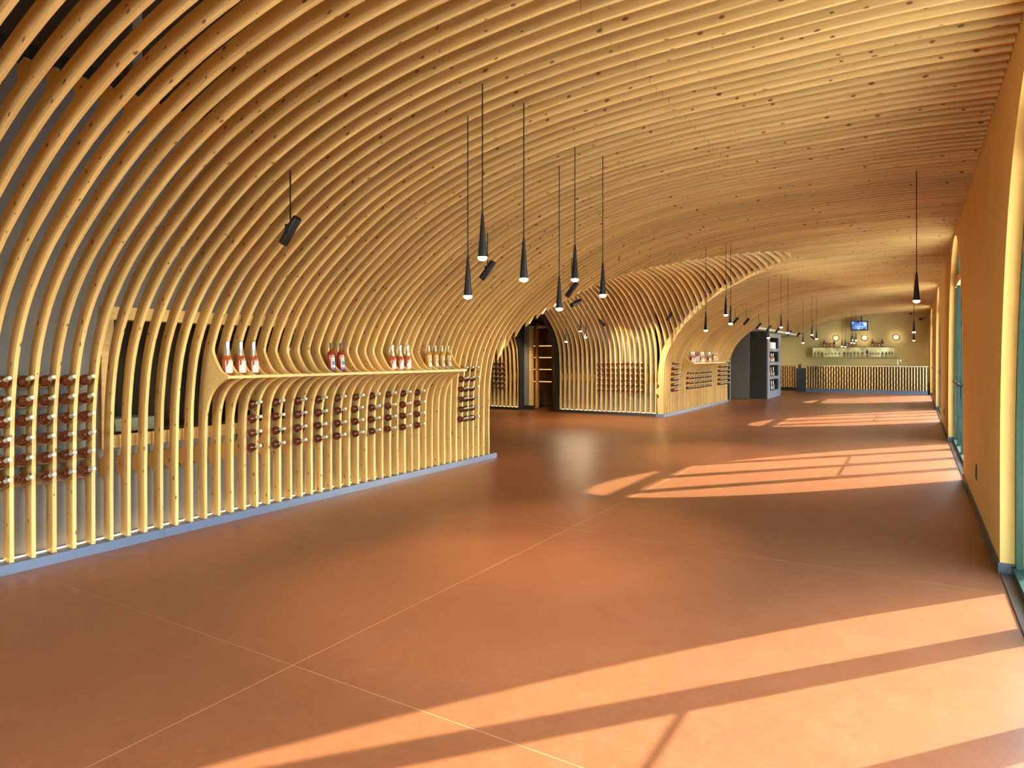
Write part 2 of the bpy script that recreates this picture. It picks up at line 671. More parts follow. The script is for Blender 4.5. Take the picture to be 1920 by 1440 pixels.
def wall_with_hole_x(name, x0, x1, y0, y1, hole, mat, label):
    hy0, hy1, hz0, hz1 = hole
    b = MB()
    b.box(x0, x1, y0, hy0, 0, TOP).box(x0, x1, hy1, y1, 0, TOP).box(x0, x1, hy0, hy1, 0, hz0).box(x0, x1, hy0, hy1, hz1, TOP)
    return struct(ob(name, b.mesh(name, mat)), label)


OP = (3.09, 5.62, 0.93, 1.92)     # opening behind the near ribs
wall_left = wall_with_hole_x('wall_left', WX - 0.14, WX, -4.7, 8.62, OP, GREYWALL, 'grey plaster wall behind the near timber ribs')
struct(ob('wall_left', MB().box(WX - 0.14, WX, 17.42, 24.28, 0, TOP).mesh('wall_left', GREYWALL)), 'grey plaster wall behind the second ribbed block')
struct(ob('wall_passage', MB().box(-13, WX, 8.48, 8.62, 0, TOP).mesh('wall_passage', GREYWALL)), 'grey wall on the near side of the side passage')
b = MB()
DX0, DX1, DZ = -10.21, -8.86, 2.72
b.box(-13, DX0, 17.42, 17.56, 0, TOP).box(DX1, WX, 17.42, 17.56, 0, TOP).box(DX0, DX1, 17.42, 17.56, DZ, TOP)
wall_p2 = struct(ob('wall_passage', b.mesh('wall_passage', GREYWALL)), 'grey wall behind the ribs on the far side of the side passage')
struct(ob('wall_passage', MB().box(-13.1, -12.96, 8.48, 17.56, 0, TOP).mesh('wall_passage', GREYWALL)), 'grey wall closing the side passage')
struct(ob('wall_back', MB().box(-7.0, 0.95, 35.4, 35.55, 0, TOP).mesh('wall_back', OLIVE)), 'olive yellow plaster wall behind the bar')
FY = -4.6
b = MB()
b.box(-6.1, -5.5, FY - 0.15, FY, 0, TOP).box(0.2, 0.95, FY - 0.15, FY, 0, TOP).box(-5.5, 0.2, FY - 0.15, FY, 3.42, TOP)
struct(ob('wall_front', b.mesh('wall_front', OCHRE)), 'ochre wall round the added glazed entrance behind the viewer')
w_ = struct(empty('window_6', (-2.65, FY - 0.08, 0)), 'added green framed glazing behind the viewer, letting daylight onto the ribs')  # unseen glazing, added so daylight reaches the rib sides
for k in range(5):
    xx = -2.85 + 1.425 * k
    xx = max(-2.81, min(2.81, xx))
    box_ob('mullion', GREEN, (xx - 0.04, xx + 0.04, -0.04, 0.04, 0.0, 3.42), w_)
for zz_ in (0.0, 2.4, 3.36):
    box_ob('transom', GREEN, (-2.85, 2.85, -0.035, 0.035, zz_, zz_ + 0.06), w_)
for k in range(4):
    box_ob('pane', GLASS, (-2.81 + 1.405 * k + 0.05, -2.81 + 1.405 * (k + 1) - 0.05, -0.004, 0.004, 0.06, 3.36), w_)
# alcove beside block two
struct(ob('wall_alcove', MB().box(-7.0, -6.86, 24.28, 35.4, 0, TOP).mesh('wall_alcove', GREYWALL)), 'grey side wall of the far alcove')
struct(ob('wall_alcove', MB().box(-6.86, -5.66, 24.28, 24.40, 0, 2.6).mesh('wall_alcove', DARKPANEL)), 'dark end wall of the second ribbed block')
struct(ob('wall_alcove', MB().box(-6.86, -5.47, 26.50, 26.62, 0.10, 2.56).box(-6.86, -5.47, 26.48, 26.62, 0.0, 0.10).mesh('wall_alcove', plain('alcove_grey', (0.14, 0.118, 0.095), 0.7))), 'grey panel wall left of the display cabinet')
struct(ob('ceiling_alcove', MB().box(-7.0, -4.72, 24.40, 35.4, 2.58, 2.66).mesh('ceiling_alcove', SOFFIT)), 'flat white soffit over the far alcove')

# right wall with arched window openings
WT0, WT1 = XW, 0.93
FX0, FX1 = 0.62, 0.665
AR = [(2.30, 0.0), (2.30, 0.8), (2.27, 1.25), (2.19, 1.65), (2.07, 2.02), (1.92, 2.36), (1.73, 2.67), (1.49, 2.93), (1.19, 3.15), (0.84, 3.34), (0.43, 3.47), (0.0, 3.515)]
ARs = [tuple(p) for p in spline(AR, 26)]
WC = [3.75, 12.72, 21.68, 30.64]


def arch_at(dy, inset=0.0):
    hw = [p[0] - inset for p in ARs][::-1]
    zz = [p[1] - (inset if p[1] > 1.5 else 0) for p in ARs][::-1]
    return float(np.interp(abs(dy), hw, zz))


b, be = MB(), MB()
edges = [-4.75]
for c in WC:
    edges += [c - 2.3, c + 2.3]
edges.append(35.55)
for y0, y1 in zip(edges[0::2], edges[1::2]):
    b.box(WT0, FX1, y0, y1, 0, TOP)
    be.box(FX1 + 0.002, WT1, y0, y1, 0, TOP)
for c in WC:
    pts = [(c - w, z) for w, z in ARs] + [(c + w, z) for w, z in ARs[::-1][1:]]
    for (y0, z0), (y1, z1) in zip(pts, pts[1:]):
        for x, bb in ((WT0, b), (FX1, b), (FX1 + 0.002, be), (WT1, be)):
            if y1 - y0 > 1e-5:
                bb.quad((x, y0, z0), (x, y1, z1), (x, y1, TOP), (x, y0, TOP))
        b.quad((WT0, y0, z0), (FX1, y0, z0), (FX1, y1, z1), (WT0, y1, z1))
        be.quad((FX1 + 0.002, y0, z0), (WT1, y0, z0), (WT1, y1, z1), (FX1 + 0.002, y1, z1))
wall_right = struct(ob('wall_right', mesh_from('wall_right', b.v, b.f, OCHRE)), 'ochre plaster wall with tall arched window openings')
struct(ob('wall_exterior', mesh_from('wall_exterior', be.v, be.f, plain('exterior_render', (0.62, 0.60, 0.56), 0.85))), 'pale rendered outer skin of the window wall')
for y0, y1 in zip(edges[0::2], edges[1::2]):
    yy1 = min(y1, 35.4)
    struct(ob('baseboard_right', MB().box(WT0 - 0.012, WT0 + 0.10, y0 - 0.012, yy1 + 0.012, 0, 0.085).mesh('baseboard_right', BASEB)), 'low grey baseboard round a wall pier')

# windows
for wi, c in enumerate(WC):
    fb = MB()
    n = len(ARs)
    outer = [(c - w, z) for w, z in ARs] + [(c + w, z) for w, z in ARs[::-1][1:]]
    inner = [(c - max(w - 0.085, 0), max(0.07, z - (0.085 * (1 - w / 2.35) if z > 1.2 else 0))) for w, z in ARs]
    inner = inner + [(2 * c - y, z) for y, z in inner[::-1][1:]]
    for (o0, o1, i0, i1) in zip(outer, outer[1:], inner, inner[1:]):
        fb.quad((FX0, *o0), (FX0, *o1), (FX0, *i1), (FX0, *i0))
        fb.quad((FX1, *o0), (FX1, *o1), (FX1, *i1), (FX1, *i0))
        fb.quad((FX0, *i0), (FX0, *i1), (FX1, *i1), (FX1, *i0))
    w_ = struct(ob('window_%d' % (wi + 1), mesh_from('window_frame', fb.v, fb.f, GREEN)), 'green framed arched window wall with four tall glazed bays')
    box_ob('sill', GREEN, (FX0 - 0.02, FX1 + 0.02, c - 2.3, c + 2.3, 0.005, 0.07), w_)
    box_ob('threshold', THRESH, (WT0, FX0 - 0.02, c - 2.3, c + 2.3, 0.001, 0.012), w_)
    TZ0, TZ1 = 2.83, 2.97
    hw_t = 1.50
    box_ob('transom', PINE_O, (FX0 - 0.02, FX1, c - hw_t, c + hw_t, TZ0, TZ1), w_)
    mys = [c - 1.15, c, c + 1.15]
    for my in mys:
        box_ob('mullion', GREEN, (FX0, FX1, my - 0.11, my + 0.11, 0.07, min(TZ0, arch_at(my - c) - 0.02)), w_)
    bays = [(c - 2.215, mys[0] - 0.11), (mys[0] + 0.11, mys[1] - 0.11), (mys[1] + 0.11, mys[2] - 0.11), (mys[2] + 0.11, c + 2.215)]
    for y0, y1 in bays:
        ys = np.linspace(y0, y1, 9)
        poly = [(y0, 0.07), (y1, 0.07)] + [(float(y), max(0.3, min(TZ0, arch_at(y - c, 0.06)))) for y in ys[::-1]]
        ob('pane', MB().prism(poly, 0, 0.640, 0.648).mesh('pane', GLASS), w_)
    ys = np.linspace(c - 1.40, c + 1.40, 15)
    poly = [(c - 1.40, TZ1), (c + 1.40, TZ1)] + [(float(y), max(TZ1 + 0.01, arch_at(y - c, 0.06))) for y in ys[::-1]]
    ob('pane', MB().prism(poly, 0, 0.640, 0.648).mesh('pane', GLASS), w_)
    for y0, y1 in bays[1:3]:
        pb = MB().tube([(FX0 - 0.06, y0 + 0.02, 1.18), (FX0 - 0.06, y1 - 0.02, 1.18)], 0.014)
        pb.box(FX0 - 0.07, FX0, y0 + 0.0, y0 + 0.03, 1.165, 1.195).box(FX0 - 0.07, FX0, y1 - 0.03, y1, 1.165, 1.195)
        ob('push_bar', pb.mesh('push_bar', BLACK), w_)
    hb = MB().box(FX0 - 0.012, FX0, c - 0.03, c + 0.03, 0.92, 1.2).box(FX0 - 0.06, FX0 - 0.035, c - 0.015, c + 0.13, 1.13, 1.16).box(FX0 - 0.05, FX0, c - 0.012, c + 0.012, 1.13, 1.16)
    ob('handle', hb.mesh('handle', BLACK), w_)

struct(ob('terrace_ground', MB().box(0.93, 60, -40, 80, -0.3, -0.06).box(-40, 0.93, -40, -4.75, -0.3, -0.06).mesh('terrace_ground', PAVING)), 'pale paved terrace outside the windows')

# ------------------------------------------------------------------ ceiling: dark deck with one rib object per timber
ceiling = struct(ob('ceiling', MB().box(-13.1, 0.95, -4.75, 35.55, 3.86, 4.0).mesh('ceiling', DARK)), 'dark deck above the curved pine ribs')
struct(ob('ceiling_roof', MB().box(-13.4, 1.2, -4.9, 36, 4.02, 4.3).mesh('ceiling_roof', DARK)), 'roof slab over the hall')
for i in range(-47, 231):
    y = Y0 + PITCH * i
    if y > 35.3:
        break
    if i <= 45 or 104 <= i <= 154:
        br = (11 <= i <= 37) or (115 <= i <= 141)
        ob('rib', RIB_B if br else (RIB_E if i == 104 else RIB_A), ceiling, (0, y, 0))
        continue
    zc = z_cross(y) if i < 104 else 2.62
    # cut where the main vault drops below the crossing vault (or the alcove soffit)
    k = int(np.argmax((MAIN[:, 1] >= zc) & (MAIN[:, 0] > -5.7)))
    q0 = float(S_MAIN[k])
    Fr, Bk = main_stations(list(np.linspace(q0, S_MAIN[-1], 34)), lugs=False)
    x0 = Fr[0][0]
    Bk[0] = np.array([x0, Fr[0][1] + 0.17]) if Bk[0][0] < x0 else Bk[0]
    Bk = [np.array([max(p[0], x0), p[1]]) for p in Bk]
    ob('rib', strip_solid('rib_cut', Fr, Bk, THK, 'Y', PINE, np.linspace(q0, S_MAIN[-1], 34)), ceiling, (0, y, 0))
lp = at_s(MAIN, S_MAIN, s_lug) + at_s(N_MAIN, S_MAIN, s_lug) * 0.225
for y0, y1 in ((-0.9, 8.75), (17.2, 24.3)):
    rail = struct(ob('trim_1', MB().box(lp[0] - 0.05, lp[0] + 0.03, y0, y1, lp[1] - 0.02, lp[1] + 0.07).mesh('rail', BLACK)), 'dark steel rail carrying the rib backs')
    for k in range(int((y1 - y0) / 1.3)):
        box_ob('hanger', GREYWALL, (lp[0] - 0.03, lp[0] + 0.01, y0 + 0.6 + 1.3 * k, y0 + 0.66 + 1.3 * k, lp[1] + 0.05, 3.87), rail)

# crossing vault ribs (planes of constant x)
S_C = arc(CROSS)
N_C = normals(CROSS, False)
apex = int(np.argmax(CROSS[:, 1]))


def cross_rib(a0, a1, n, lugs):
    Fr, Bk, qs = [], [], np.linspace(a0, a1, n)
    ql = sorted(set(list(np.round(qs, 4)) + ([round(S_C[-1] - (z - FOOT), 4) for z in (0.80, 0.84, 0.88, 0.92, 0.95, 1.08, 1.11, 1.15, 1.19, 1.23)] if lugs else [])))
    for q in ql:
        p = at_s(CROSS, S_C, q)
        nn = at_s(N_C, S_C, q)
        nn = nn / np.hypot(*nn)
        d = 0.105 + 0.065 * min(1, max(0, (p[1] - 1.5) / 1.0)) + (0.115 * trapz(p[1], 0.95, 1.08, 0.13) if lugs and p[0] > CC and p[1] < 1.5 else 0)
        Fr.append(p); Bk.append(p + nn * d)
    return Fr, Bk, ql


Fr, Bk, ql = cross_rib(0, S_C[-1], 80, True)
RIB_C = strip_solid('rib_cross', Fr, Bk, THK, 'X', PINE, np.array(ql))
q_d = float(S_C[apex:][np.argmax(CROSS[apex:, 1] < 2.80)])
Fr, Bk, ql = cross_rib(0, q_d, 60, False)
Bk[-1] = np.array([Fr[-1][0], Fr[-1][1] + 0.16])
RIB_D = strip_solid('rib_cross_short', Fr, Bk, THK, 'X', PINE, np.array(ql))
for k in range(0, 48):
    x = -5.80 - PITCH * k
    if x < -12.9:
        break
    short = DX0 - 0.02 < x < DX1 + 0.02
    ob('rib', RIB_D if short else RIB_C, wall_p2, (x, 0, 0))
k = 0
while True:
    x = -5.64 + PITCH * k
    k += 1
    zm = z_main(x)
    if zm >= CROSS[apex, 1] - 0.004 or x > -1.4:
        break
    a = int(np.argmax(CROSS[:, 1] > zm))
    e = len(CROSS) - 1 - int(np.argmax(CROSS[::-1, 1] > zm))
    Fr, Bk, ql = cross_rib(float(S_C[a]), float(S_C[e]), 40, False)
    y0, y1 = Fr[0][0], Fr[-1][0]
    Bk = [np.array([min(max(p[0], y0), y1), max(p[1], f_[1] + 0.02)]) for p, f_ in zip(Bk, Fr)]
    ob('rib', strip_solid('rib_groin', Fr, Bk, THK, 'X', PINE, np.array(ql)), wall_p2, (x, 0, 0))

# ------------------------------------------------------------------ plinths and led strips


def plinth(name, dims, label, mat=PLINTH):
    return struct(ob(name, MB().box(*dims).mesh(name, mat)), label)


PFX = -5.69
for y0, y1 in ((-3.0, 3.43), (3.432, 5.43), (5.432, 7.95), (7.952, 8.90)):
    plinth('baseboard_left', (WX, PFX, y0, y1, 0, FOOT), 'blue grey plinth length under the near ribs')
for y0, y1 in ((17.1, 20.6), (20.602, 24.36)):
    plinth('baseboard_left', (WX, PFX, y0, y1, 0, FOOT), 'blue grey plinth length under the second ribbed block')
plinth('baseboard_passage', (DX1 + 0.0, PFX - 0.002, CC + 3.97, 17.42, 0, FOOT), 'dark plinth under the passage ribs', DARKPANEL)
plinth('baseboard_passage', (-12.96, DX0, CC + 3.97, 17.42, 0, FOOT), 'dark plinth left of the passage door', DARKPANEL)
plinth('baseboard_passage', (-12.96, WX, 8.62, CC - 4.33, 0, FOOT), 'dark plinth on the near passage wall', DARKPANEL)


def led(dims, label):
    t = ob('led_strip', MB().box(*dims).mesh('led_strip', LED))
    return tag(t, label, 'light strip', 'led strips behind the rib feet')


led((-5.848, -5.836, -2.5, 8.6, FOOT, FOOT + 0.004), 'warm glowing strip light along the foot of the near grey wall')
led((-5.848, -5.836, 17.45, 24.25, FOOT, FOOT + 0.004), 'warm glowing strip light behind the second ribbed block')
led((DX1 + 0.02, -5.98, CC + 4.152, CC + 4.166, FOOT, FOOT + 0.004), 'warm glowing strip light behind the passage ribs right of the door')
led((-12.9, DX0 - 0.02, CC + 4.152, CC + 4.166, FOOT, FOOT + 0.004), 'warm glowing strip light behind the passage ribs left of the door')

# shelf boards
for y0, y1, nm in ((3.835, 7.62, 'the near ribbed wall'), (18.72, 22.50, 'the second ribbed block')):
    t = empty('wall_shelf', (-5.4, (y0 + y1) / 2, 1.40))
    tag(t, 'long pale pine shelf carried by the ribs of ' + nm, 'shelf')
    n = 8
    for k in range(n):
        a, bb = y0 + (y1 - y0) * k / n, y0 + (y1 - y0) * (k + 1) / n
        cy = (y0 + y1) / 2
        box_ob('shelf_board', PINE_O, (-0.215, 0.035, a - cy + 0.001, bb - cy - 0.001, 0.0, 0.026), t)

# ------------------------------------------------------------------ timber framed hatch and room behind the near ribs
hatch = empty('wall_hatch', (WX, 4.35, 0.8))
tag(hatch, 'wide timber framed glazed opening in the grey wall behind the near ribs', 'window')
hy, hz = 4.35, 0.8


def hb(name, mat, x0, x1, y0, y1, z0, z1):
    return box_ob(name, mat, (x0 - WX, x1 - WX, y0 - hy, y1 - hy, z0 - hz, z1 - hz), hatch)


hb('frame_rail', PINE_O, WX - 0.20, WX + 0.035, 2.99, 5.72, 1.92, 2.03)
hb('frame_rail', PINE_O, WX - 0.20, WX + 0.035, 2.99, 5.72, 0.82, 0.93)
hb('frame_stile', PINE_O, WX - 0.20, WX + 0.035, 2.99, 3.09, 0.93, 1.92)
hb('frame_stile', PINE_O, WX - 0.20, WX + 0.035, 5.62, 5.72, 0.93, 1.92)
hb('pane', GLASS, WX - 0.10, WX - 0.092, 3.09, 5.62, 0.93, 1.92)
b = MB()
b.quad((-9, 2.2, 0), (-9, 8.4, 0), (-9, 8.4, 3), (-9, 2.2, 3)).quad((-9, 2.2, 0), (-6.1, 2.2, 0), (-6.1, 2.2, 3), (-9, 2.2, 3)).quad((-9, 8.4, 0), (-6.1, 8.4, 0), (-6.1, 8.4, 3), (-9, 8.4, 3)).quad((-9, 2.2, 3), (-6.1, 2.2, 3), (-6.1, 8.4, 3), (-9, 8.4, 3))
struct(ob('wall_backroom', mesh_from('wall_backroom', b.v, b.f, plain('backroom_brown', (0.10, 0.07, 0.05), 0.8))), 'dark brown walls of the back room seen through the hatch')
t = tag(ob('work_table', MB().box(-0.35, 0.35, -0.9, 0.9, 0.84, 0.88).box(-0.33, -0.28, -0.86, -0.8, 0, 0.84).box(0.28, 0.33, -0.86, -0.8, 0, 0.84).box(-0.33, -0.28, 0.8, 0.86, 0, 0.84).box(0.28, 0.33, 0.8, 0.86, 0, 0.84).mesh('work_table', DARKPANEL), None, (-6.75, 4.0, 0)), 'dark table standing in the room behind the hatch', 'table')
t = empty('carton_box', (-6.72, 3.72, 0.88))
tag(t, 'pale flat box lying on the dark table behind the hatch', 'box')
box_ob('tray', LABEL_C, (-0.14, 0.14, -0.24, 0.24, 0.0, 0.07), t)
box_ob('lid', LABEL_C, (-0.15, 0.15, -0.25, 0.18, 0.071, 0.12), t)

# ------------------------------------------------------------------ passage door recess
rec = struct(empty('door_1', ((DX0 + DX1) / 2, 17.45, 0)), 'dark dormer recess with an open timber door in the passage wall')
rx, ry = (DX0 + DX1) / 2, 17.45


def rb(name, mat, x0, x1, y0, y1, z0, z1):
    return box_ob(name, mat, (x0 - rx, x1 - rx, y0 - ry, y1 - ry, z0, z1), rec)


prof = [(float(CC + a) - 0.02 - ry, float(z)) for a, z in ((4.03, 0.0), (4.03, 1.35), (3.97, 1.86), (3.81, 2.19), (3.45, 2.55), (3.28, 2.70))]
poly = prof + [(17.66 - ry, 2.70), (17.66 - ry, 0.0)]
ob('recess_cheek', MB().prism(poly, 0, DX1 - 0.15 - rx, DX1 - rx).mesh('recess_cheek', DARKPANEL), rec)
ob('recess_cheek', MB().prism(poly, 0, DX0 - rx, DX0 + 0.05 - rx).mesh('recess_cheek', DARKPANEL), rec)
rb('recess_head', DARKPANEL, DX0, DX1, 16.4, 17.7, 2.70, 2.79)
rb('facade', GREYWALL, DX0 + 0.05, -9.98, 17.44, 17.52, 0.13, 2.70)
rb('facade', DARKPANEL, -9.98, DX1 - 0.15, 17.44, 17.52, 2.53, 2.70)
rb('kick_panel', DARKPANEL, DX0 + 0.05, -9.86, 17.43, 17.52, 0.0, 0.13)
rb('door_frame', PINE_O, -9.98, -9.90, 17.42, 17.56, 0.13, 2.53)
rb('door_frame', PINE_O, -9.90, -9.12, 17.42, 17.56, 2.45, 2.53)
rb('door_frame', PINE_O, -9.12, -9.03, 17.42, 17.56, 0.0, 2.53)
leaf = rb('door_leaf', DOORWOOD, -9.84, -9.77, 17.56, 17.66, 0.05, 2.44)
leaf2 = rb('door_leaf', DOORWOOD, -9.25, -9.13, 17.58, 18.25, 0.05, 2.44)
ob('door_handle', MB().box(-0.18, -0.12, 0.1, 0.25, 1.02, 1.05).mesh('door_handle', BLACK), leaf2, (-9.13 - rx, 17.6 - ry, 0))
rb('pane', GLASS, -9.90, -9.84, 17.60, 17.61, 0.05, 2.44)
# shop room behind the door
b = MB()
b.quad((-12, 20.2, 0), (-8, 20.2, 0), (-8, 20.2, 2.8), (-12, 20.2, 2.8)).quad((-12, 17.57, 0), (-12, 20.2, 0), (-12, 20.2, 2.8), (-12, 17.57, 2.8)).quad((-8, 17.57, 0), (-8, 20.2, 0), (-8, 20.2, 2.8), (-8, 17.57, 2.8)).quad((-12, 17.57, 2.8), (-8, 17.57, 2.8), (-8, 20.2, 2.8), (-12, 20.2, 2.8))
struct(ob('wall_cellar', mesh_from('wall_cellar', b.v, b.f, plain('cellar_brown', (0.16, 0.08, 0.035), 0.8))), 'brown walls of the small room behind the open door')
rack = empty('lit_display_shelf', (-10.62, 19.3, 0))
tag(rack, 'tall brown shelf unit with glowing shelves seen through the open door', 'shelf')
box_ob('side_panel', DOORWOOD, (-0.52, -0.48, -0.15, 0.2, 0, 2.5), rack)
box_ob('side_panel', DOORWOOD, (0.5, 0.54, -0.15, 0.2, 0, 2.5), rack)
box_ob('back_panel', DOORWOOD, (-0.48, 0.5, 0.18, 0.2, 0, 2.5), rack)
SHZ = (0.80, 1.20, 1.59, 1.97)
for z in SHZ:
    s_ = box_ob('shelf', DOORWOOD, (-0.48, 0.5, -0.15, 0.18, z - 0.03, z), rack)
    box_ob('shelf_light', SHELFLED, (-0.47, 0.49, -0.165, -0.15, z - 0.030, z + 0.0), s_)
box_ob('base_cabinet', plain('cellar_cabinet', (0.22, 0.15, 0.07), 0.6), (-0.48, 0.5, -0.15, 0.18, 0.02, 0.5), rack)

# ------------------------------------------------------------------ bottles


def bottle_profile(kind):
    if kind == 'wine':
        return [(0.0, 0.004), (0.036, 0.0), (0.044, 0.006), (0.0445, 0.03), (0.0445, 0.185), (0.042, 0.205), (0.034, 0.222), (0.022, 0.235), (0.0155, 0.245), (0.0145, 0.26), (0.0142, 0.318), (0.0, 0.319)]
    if kind == 'champagne':
        return [(0.0, 0.004), (0.038, 0.0), (0.046, 0.008), (0.0465, 0.10), (0.0455, 0.14), (0.041, 0.165), (0.033, 0.19), (0.025, 0.215), (0.0185, 0.245), (0.0155, 0.28), (0.0150, 0.318), (0.0, 0.319)]
    if kind == 'bordeaux':
        return [(0.0, 0.004), (0.034, 0.0), (0.040, 0.006), (0.0405, 0.19), (0.0385, 0.208), (0.031, 0.225), (0.020, 0.238), (0.0145, 0.25), (0.0138, 0.27), (0.0138, 0.319), (0.0, 0.32)]
    if kind == 'spirit':
        return [(0.0, 0.004), (0.036, 0.0), (0.041, 0.008), (0.041, 0.16), (0.035, 0.185), (0.018, 0.21), (0.014, 0.225), (0.014, 0.268), (0.0, 0.27)]
    return [(0.0, 0.004), (0.045, 0.0), (0.05, 0.01), (0.05, 0.13), (0.035, 0.165), (0.016, 0.185), (0.014, 0.225), (0.0, 0.226)]


def curved_label(name, r, z0, top, a0, a1, mat, n=10):
    """label wrapped on the bottle front (+x side); top: height profile over the angle"""
    v, f = [], []
    for k in range(n + 1):
        u = k / n
        a = a0 + (a1 - a0) * u
        zt = top(u)
        for rr in (r, r + 0.0012):
            v += [(rr * math.cos(a), rr * math.sin(a), z0), (rr * math.cos(a), rr * math.sin(a), zt)]
    for k in range(n):
        q = 4 * k
        f += [(q + 2, q + 6, q + 7, q + 3), (q, q + 1, q + 5, q + 4), (q + 1, q + 3, q + 7, q + 5), (q, q + 4, q + 6, q + 2)]
    f += [(0, 2, 3, 1), (4 * n, 4 * n + 1, 4 * n + 3, 4 * n + 2)]
    return mesh_from(name, v, f, mat)


BM = {}
for kind, n in (('wine', 20), ('champagne', 20), ('bordeaux', 18), ('spirit', 12), ('flask', 12)):
    BM[kind] = bottle_profile(kind)


def glass_mesh(kind, mat, n=18):
    me = MB().lathe(BM[kind], n).mesh(kind + '_bottle', mat)
    return smooth_by_angle(me, 50)


def cap_mesh(kind, mat, z0, z1, bulge=0.0012, n=14, foil=False):
    pr = [(r, z) for r, z in BM[kind] if r > 0]
    rs, zs = [p[0] for p in pr], [p[1] for p in pr]
    prof = [(0.0, z0)] if False else []
    for z in np.linspace(z0, z1, 7):
        r = float(np.interp(z, zs[2:], rs[2:])) + bulge
        if foil and z > z1 - 0.03:
            r += 0.0025
        prof.append((r, float(z)))
    prof.append((prof[-1][0] * 0.9, z1 + 0.004))
    prof.append((0.001, z1 + 0.005))
    return smooth_by_angle(MB().lathe(prof, n).mesh('capsule', mat), 50)


def chateau(u):
    prof = [0.085, 0.09, 0.10, 0.125, 0.135, 0.165, 0.135, 0.13, 0.145, 0.11, 0.085]
    return float(np.interp(u, np.linspace(0, 1, 11), prof))


G_WINE = glass_mesh('wine', AMBER_D, 20)
C_WINE = cap_mesh('wine', CAPS_W, 0.255, 0.32, 0.0015)
L_WINE = curved_label('wrap_label', 0.0447, 0.05, lambda u: 0.168, -PI, PI * 0.98, LABEL_P, 16)
ROWN = ['top row', 'second row', 'third row', 'fourth row', 'fifth row', 'bottom row']
ORD = ['first', 'second', 'third', 'fourth', 'fifth', 'sixth', 'seventh', 'eighth', 'ninth', 'tenth']
TILT = math.radians(13)


def rack_bottle(pos, axis, label, group):
    """dome centre at pos; neck points along axis, tipped up"""
    if axis == 'X':
        rot = (0, PI / 2 - TILT, 0)
        d = Vector((math.cos(TILT), 0, math.sin(TILT)))
    else:
        rot = (PI / 2 - TILT, 0, 0)
        d = Vector((0, -math.cos(TILT), math.sin(TILT)))
    base = Vector(pos) - d * 0.20
    o = ob('wine_bottle', G_WINE, None, base, rot)
    tag(o, label, 'bottle', group)
    ob('capsule', C_WINE, o)
    ob('label_band', L_WINE, o)
    return o


def rows_name(r, n):
    return 'bottom row' if r == n - 1 else ROWN[r]


def rack(cols, rows, place, where, group, ncap='leftmost'):
    n = len(cols)
    for ci, c in enumerate(cols):
        cn = ('leftmost' if ci == 0 else 'rightmost' if ci == n - 1 else ORD[ci]) + ' column'
        for ri, z in enumerate(rows):
            jit = rnd.uniform(-0.008, 0.008)
            p, ax = place(c, z, jit)
            rack_bottle(p, ax, 'lying amber bottle, %s, %s, %s' % (rows_name(ri, len(rows)), cn, where), group)


def place_main(gap, z, j):
    return (-5.688 + j, Y0 + PITCH * gap, z), 'X'


def place_pass(x, z, j):
    return (x, CC + 3.99 + j, z), 'Y'


R6 = [1.42 - 0.147 * k for k in range(6)]
R4 = [1.125 - 0.1455 * k for k in range(4)]
rack([-0.5, 0.5, 1.5, 2.5, 3.5], R6, place_main, 'rack at the left picture edge', 'bottles in the left edge rack')
rack([14.5 + 2 * k for k in range(10)], R4, place_main, 'rack below the near pine shelf', 'bottles in the rack below the near shelf')
rack([39.5, 40.5, 41.5], R6, place_main, 'rack at the right end of the near shelf', 'bottles in the rack at the near shelf end')
rack([-5.80 - PITCH * (k + 0.5) for k in range(12, 2, -1)], R6, place_pass, 'passage rack right of the door', 'bottles in the passage rack')
xl0 = -5.80 - PITCH * 31
rack([xl0 - PITCH * (k + 0.5) for k in (5, 4, 3)], R6, place_pass, 'passage rack left of the door', 'bottles left of the passage door')
rack([108.5, 109.5, 110.5, 111.5], R6, place_main, 'corner rack of the second ribbed block', 'bottles in the second block corner rack')
rack([118.5 + 2 * k for k in range(10)], R4, place_main, 'rack below the far pine shelf', 'bottles in the rack below the far shelf')
rack([143.5 + k for k in range(9)], R6, place_main, 'rack right of the far pine shelf', 'bottles right of the far shelf')

# standing bottles on the pine shelves
STAND = {}


def stand_kind(key, kind, glass, capm, z0, z1, labels, foil=False):
    STAND[key] = (glass_mesh(kind, glass), cap_mesh(kind, capm, z0, z1, foil=foil), labels)


stand_kind('silver', 'champagne', ROSE, CAPS_S, 0.185, 0.32, [('castle_label', curved_label('castle_label', 0.0472, 0.022, chateau, -1.0, 1.0, LABEL_W, 20))], True)
stand_kind('black', 'bordeaux', RED, CAPS_K, 0.262, 0.32, [('front_label', curved_label('front_label', 0.0412, 0.055, lambda u: 0.165, -0.75, 0.75, LABEL_W, 10)),
                                                         ('blue_square', curved_label('blue_square', 0.0424, 0.085, lambda u: 0.125, -0.35, 0.35, LABEL_B, 6)),
                                                         ('blue_band', curved_label('blue_band', 0.0412, 0.030, lambda u: 0.054, -0.75, 0.75, LABEL_B, 10))])
stand_kind('white', 'bordeaux', GOLD, CAPS_W, 0.245, 0.32, [('front_label', curved_label('front_label', 0.0412, 0.045, lambda u: 0.15, -0.8, 0.8, LABEL_C, 10)),
                                                          ('crest', curved_label('crest', 0.0424, 0.10, lambda u: 0.122, -0.25, 0.25, DARKPANEL, 5)),
                                                          ('lower_band', curved_label('lower_band', 0.0412, 0.022, lambda u: 0.043, -0.8, 0.8, SLATE, 10))])


def stand(key, loc, label, group, rotz=0.0, scale=1.0):
    g, c_, labs = STAND[key]
    o = ob('standing_bottle', g, None, loc, (0, 0, rotz))
    o.scale = (scale,) * 3
    tag(o, label, 'bottle', group)
    ob('capsule', c_, o)
    for nm, me in labs:
        ob(nm, me, o)
    return o


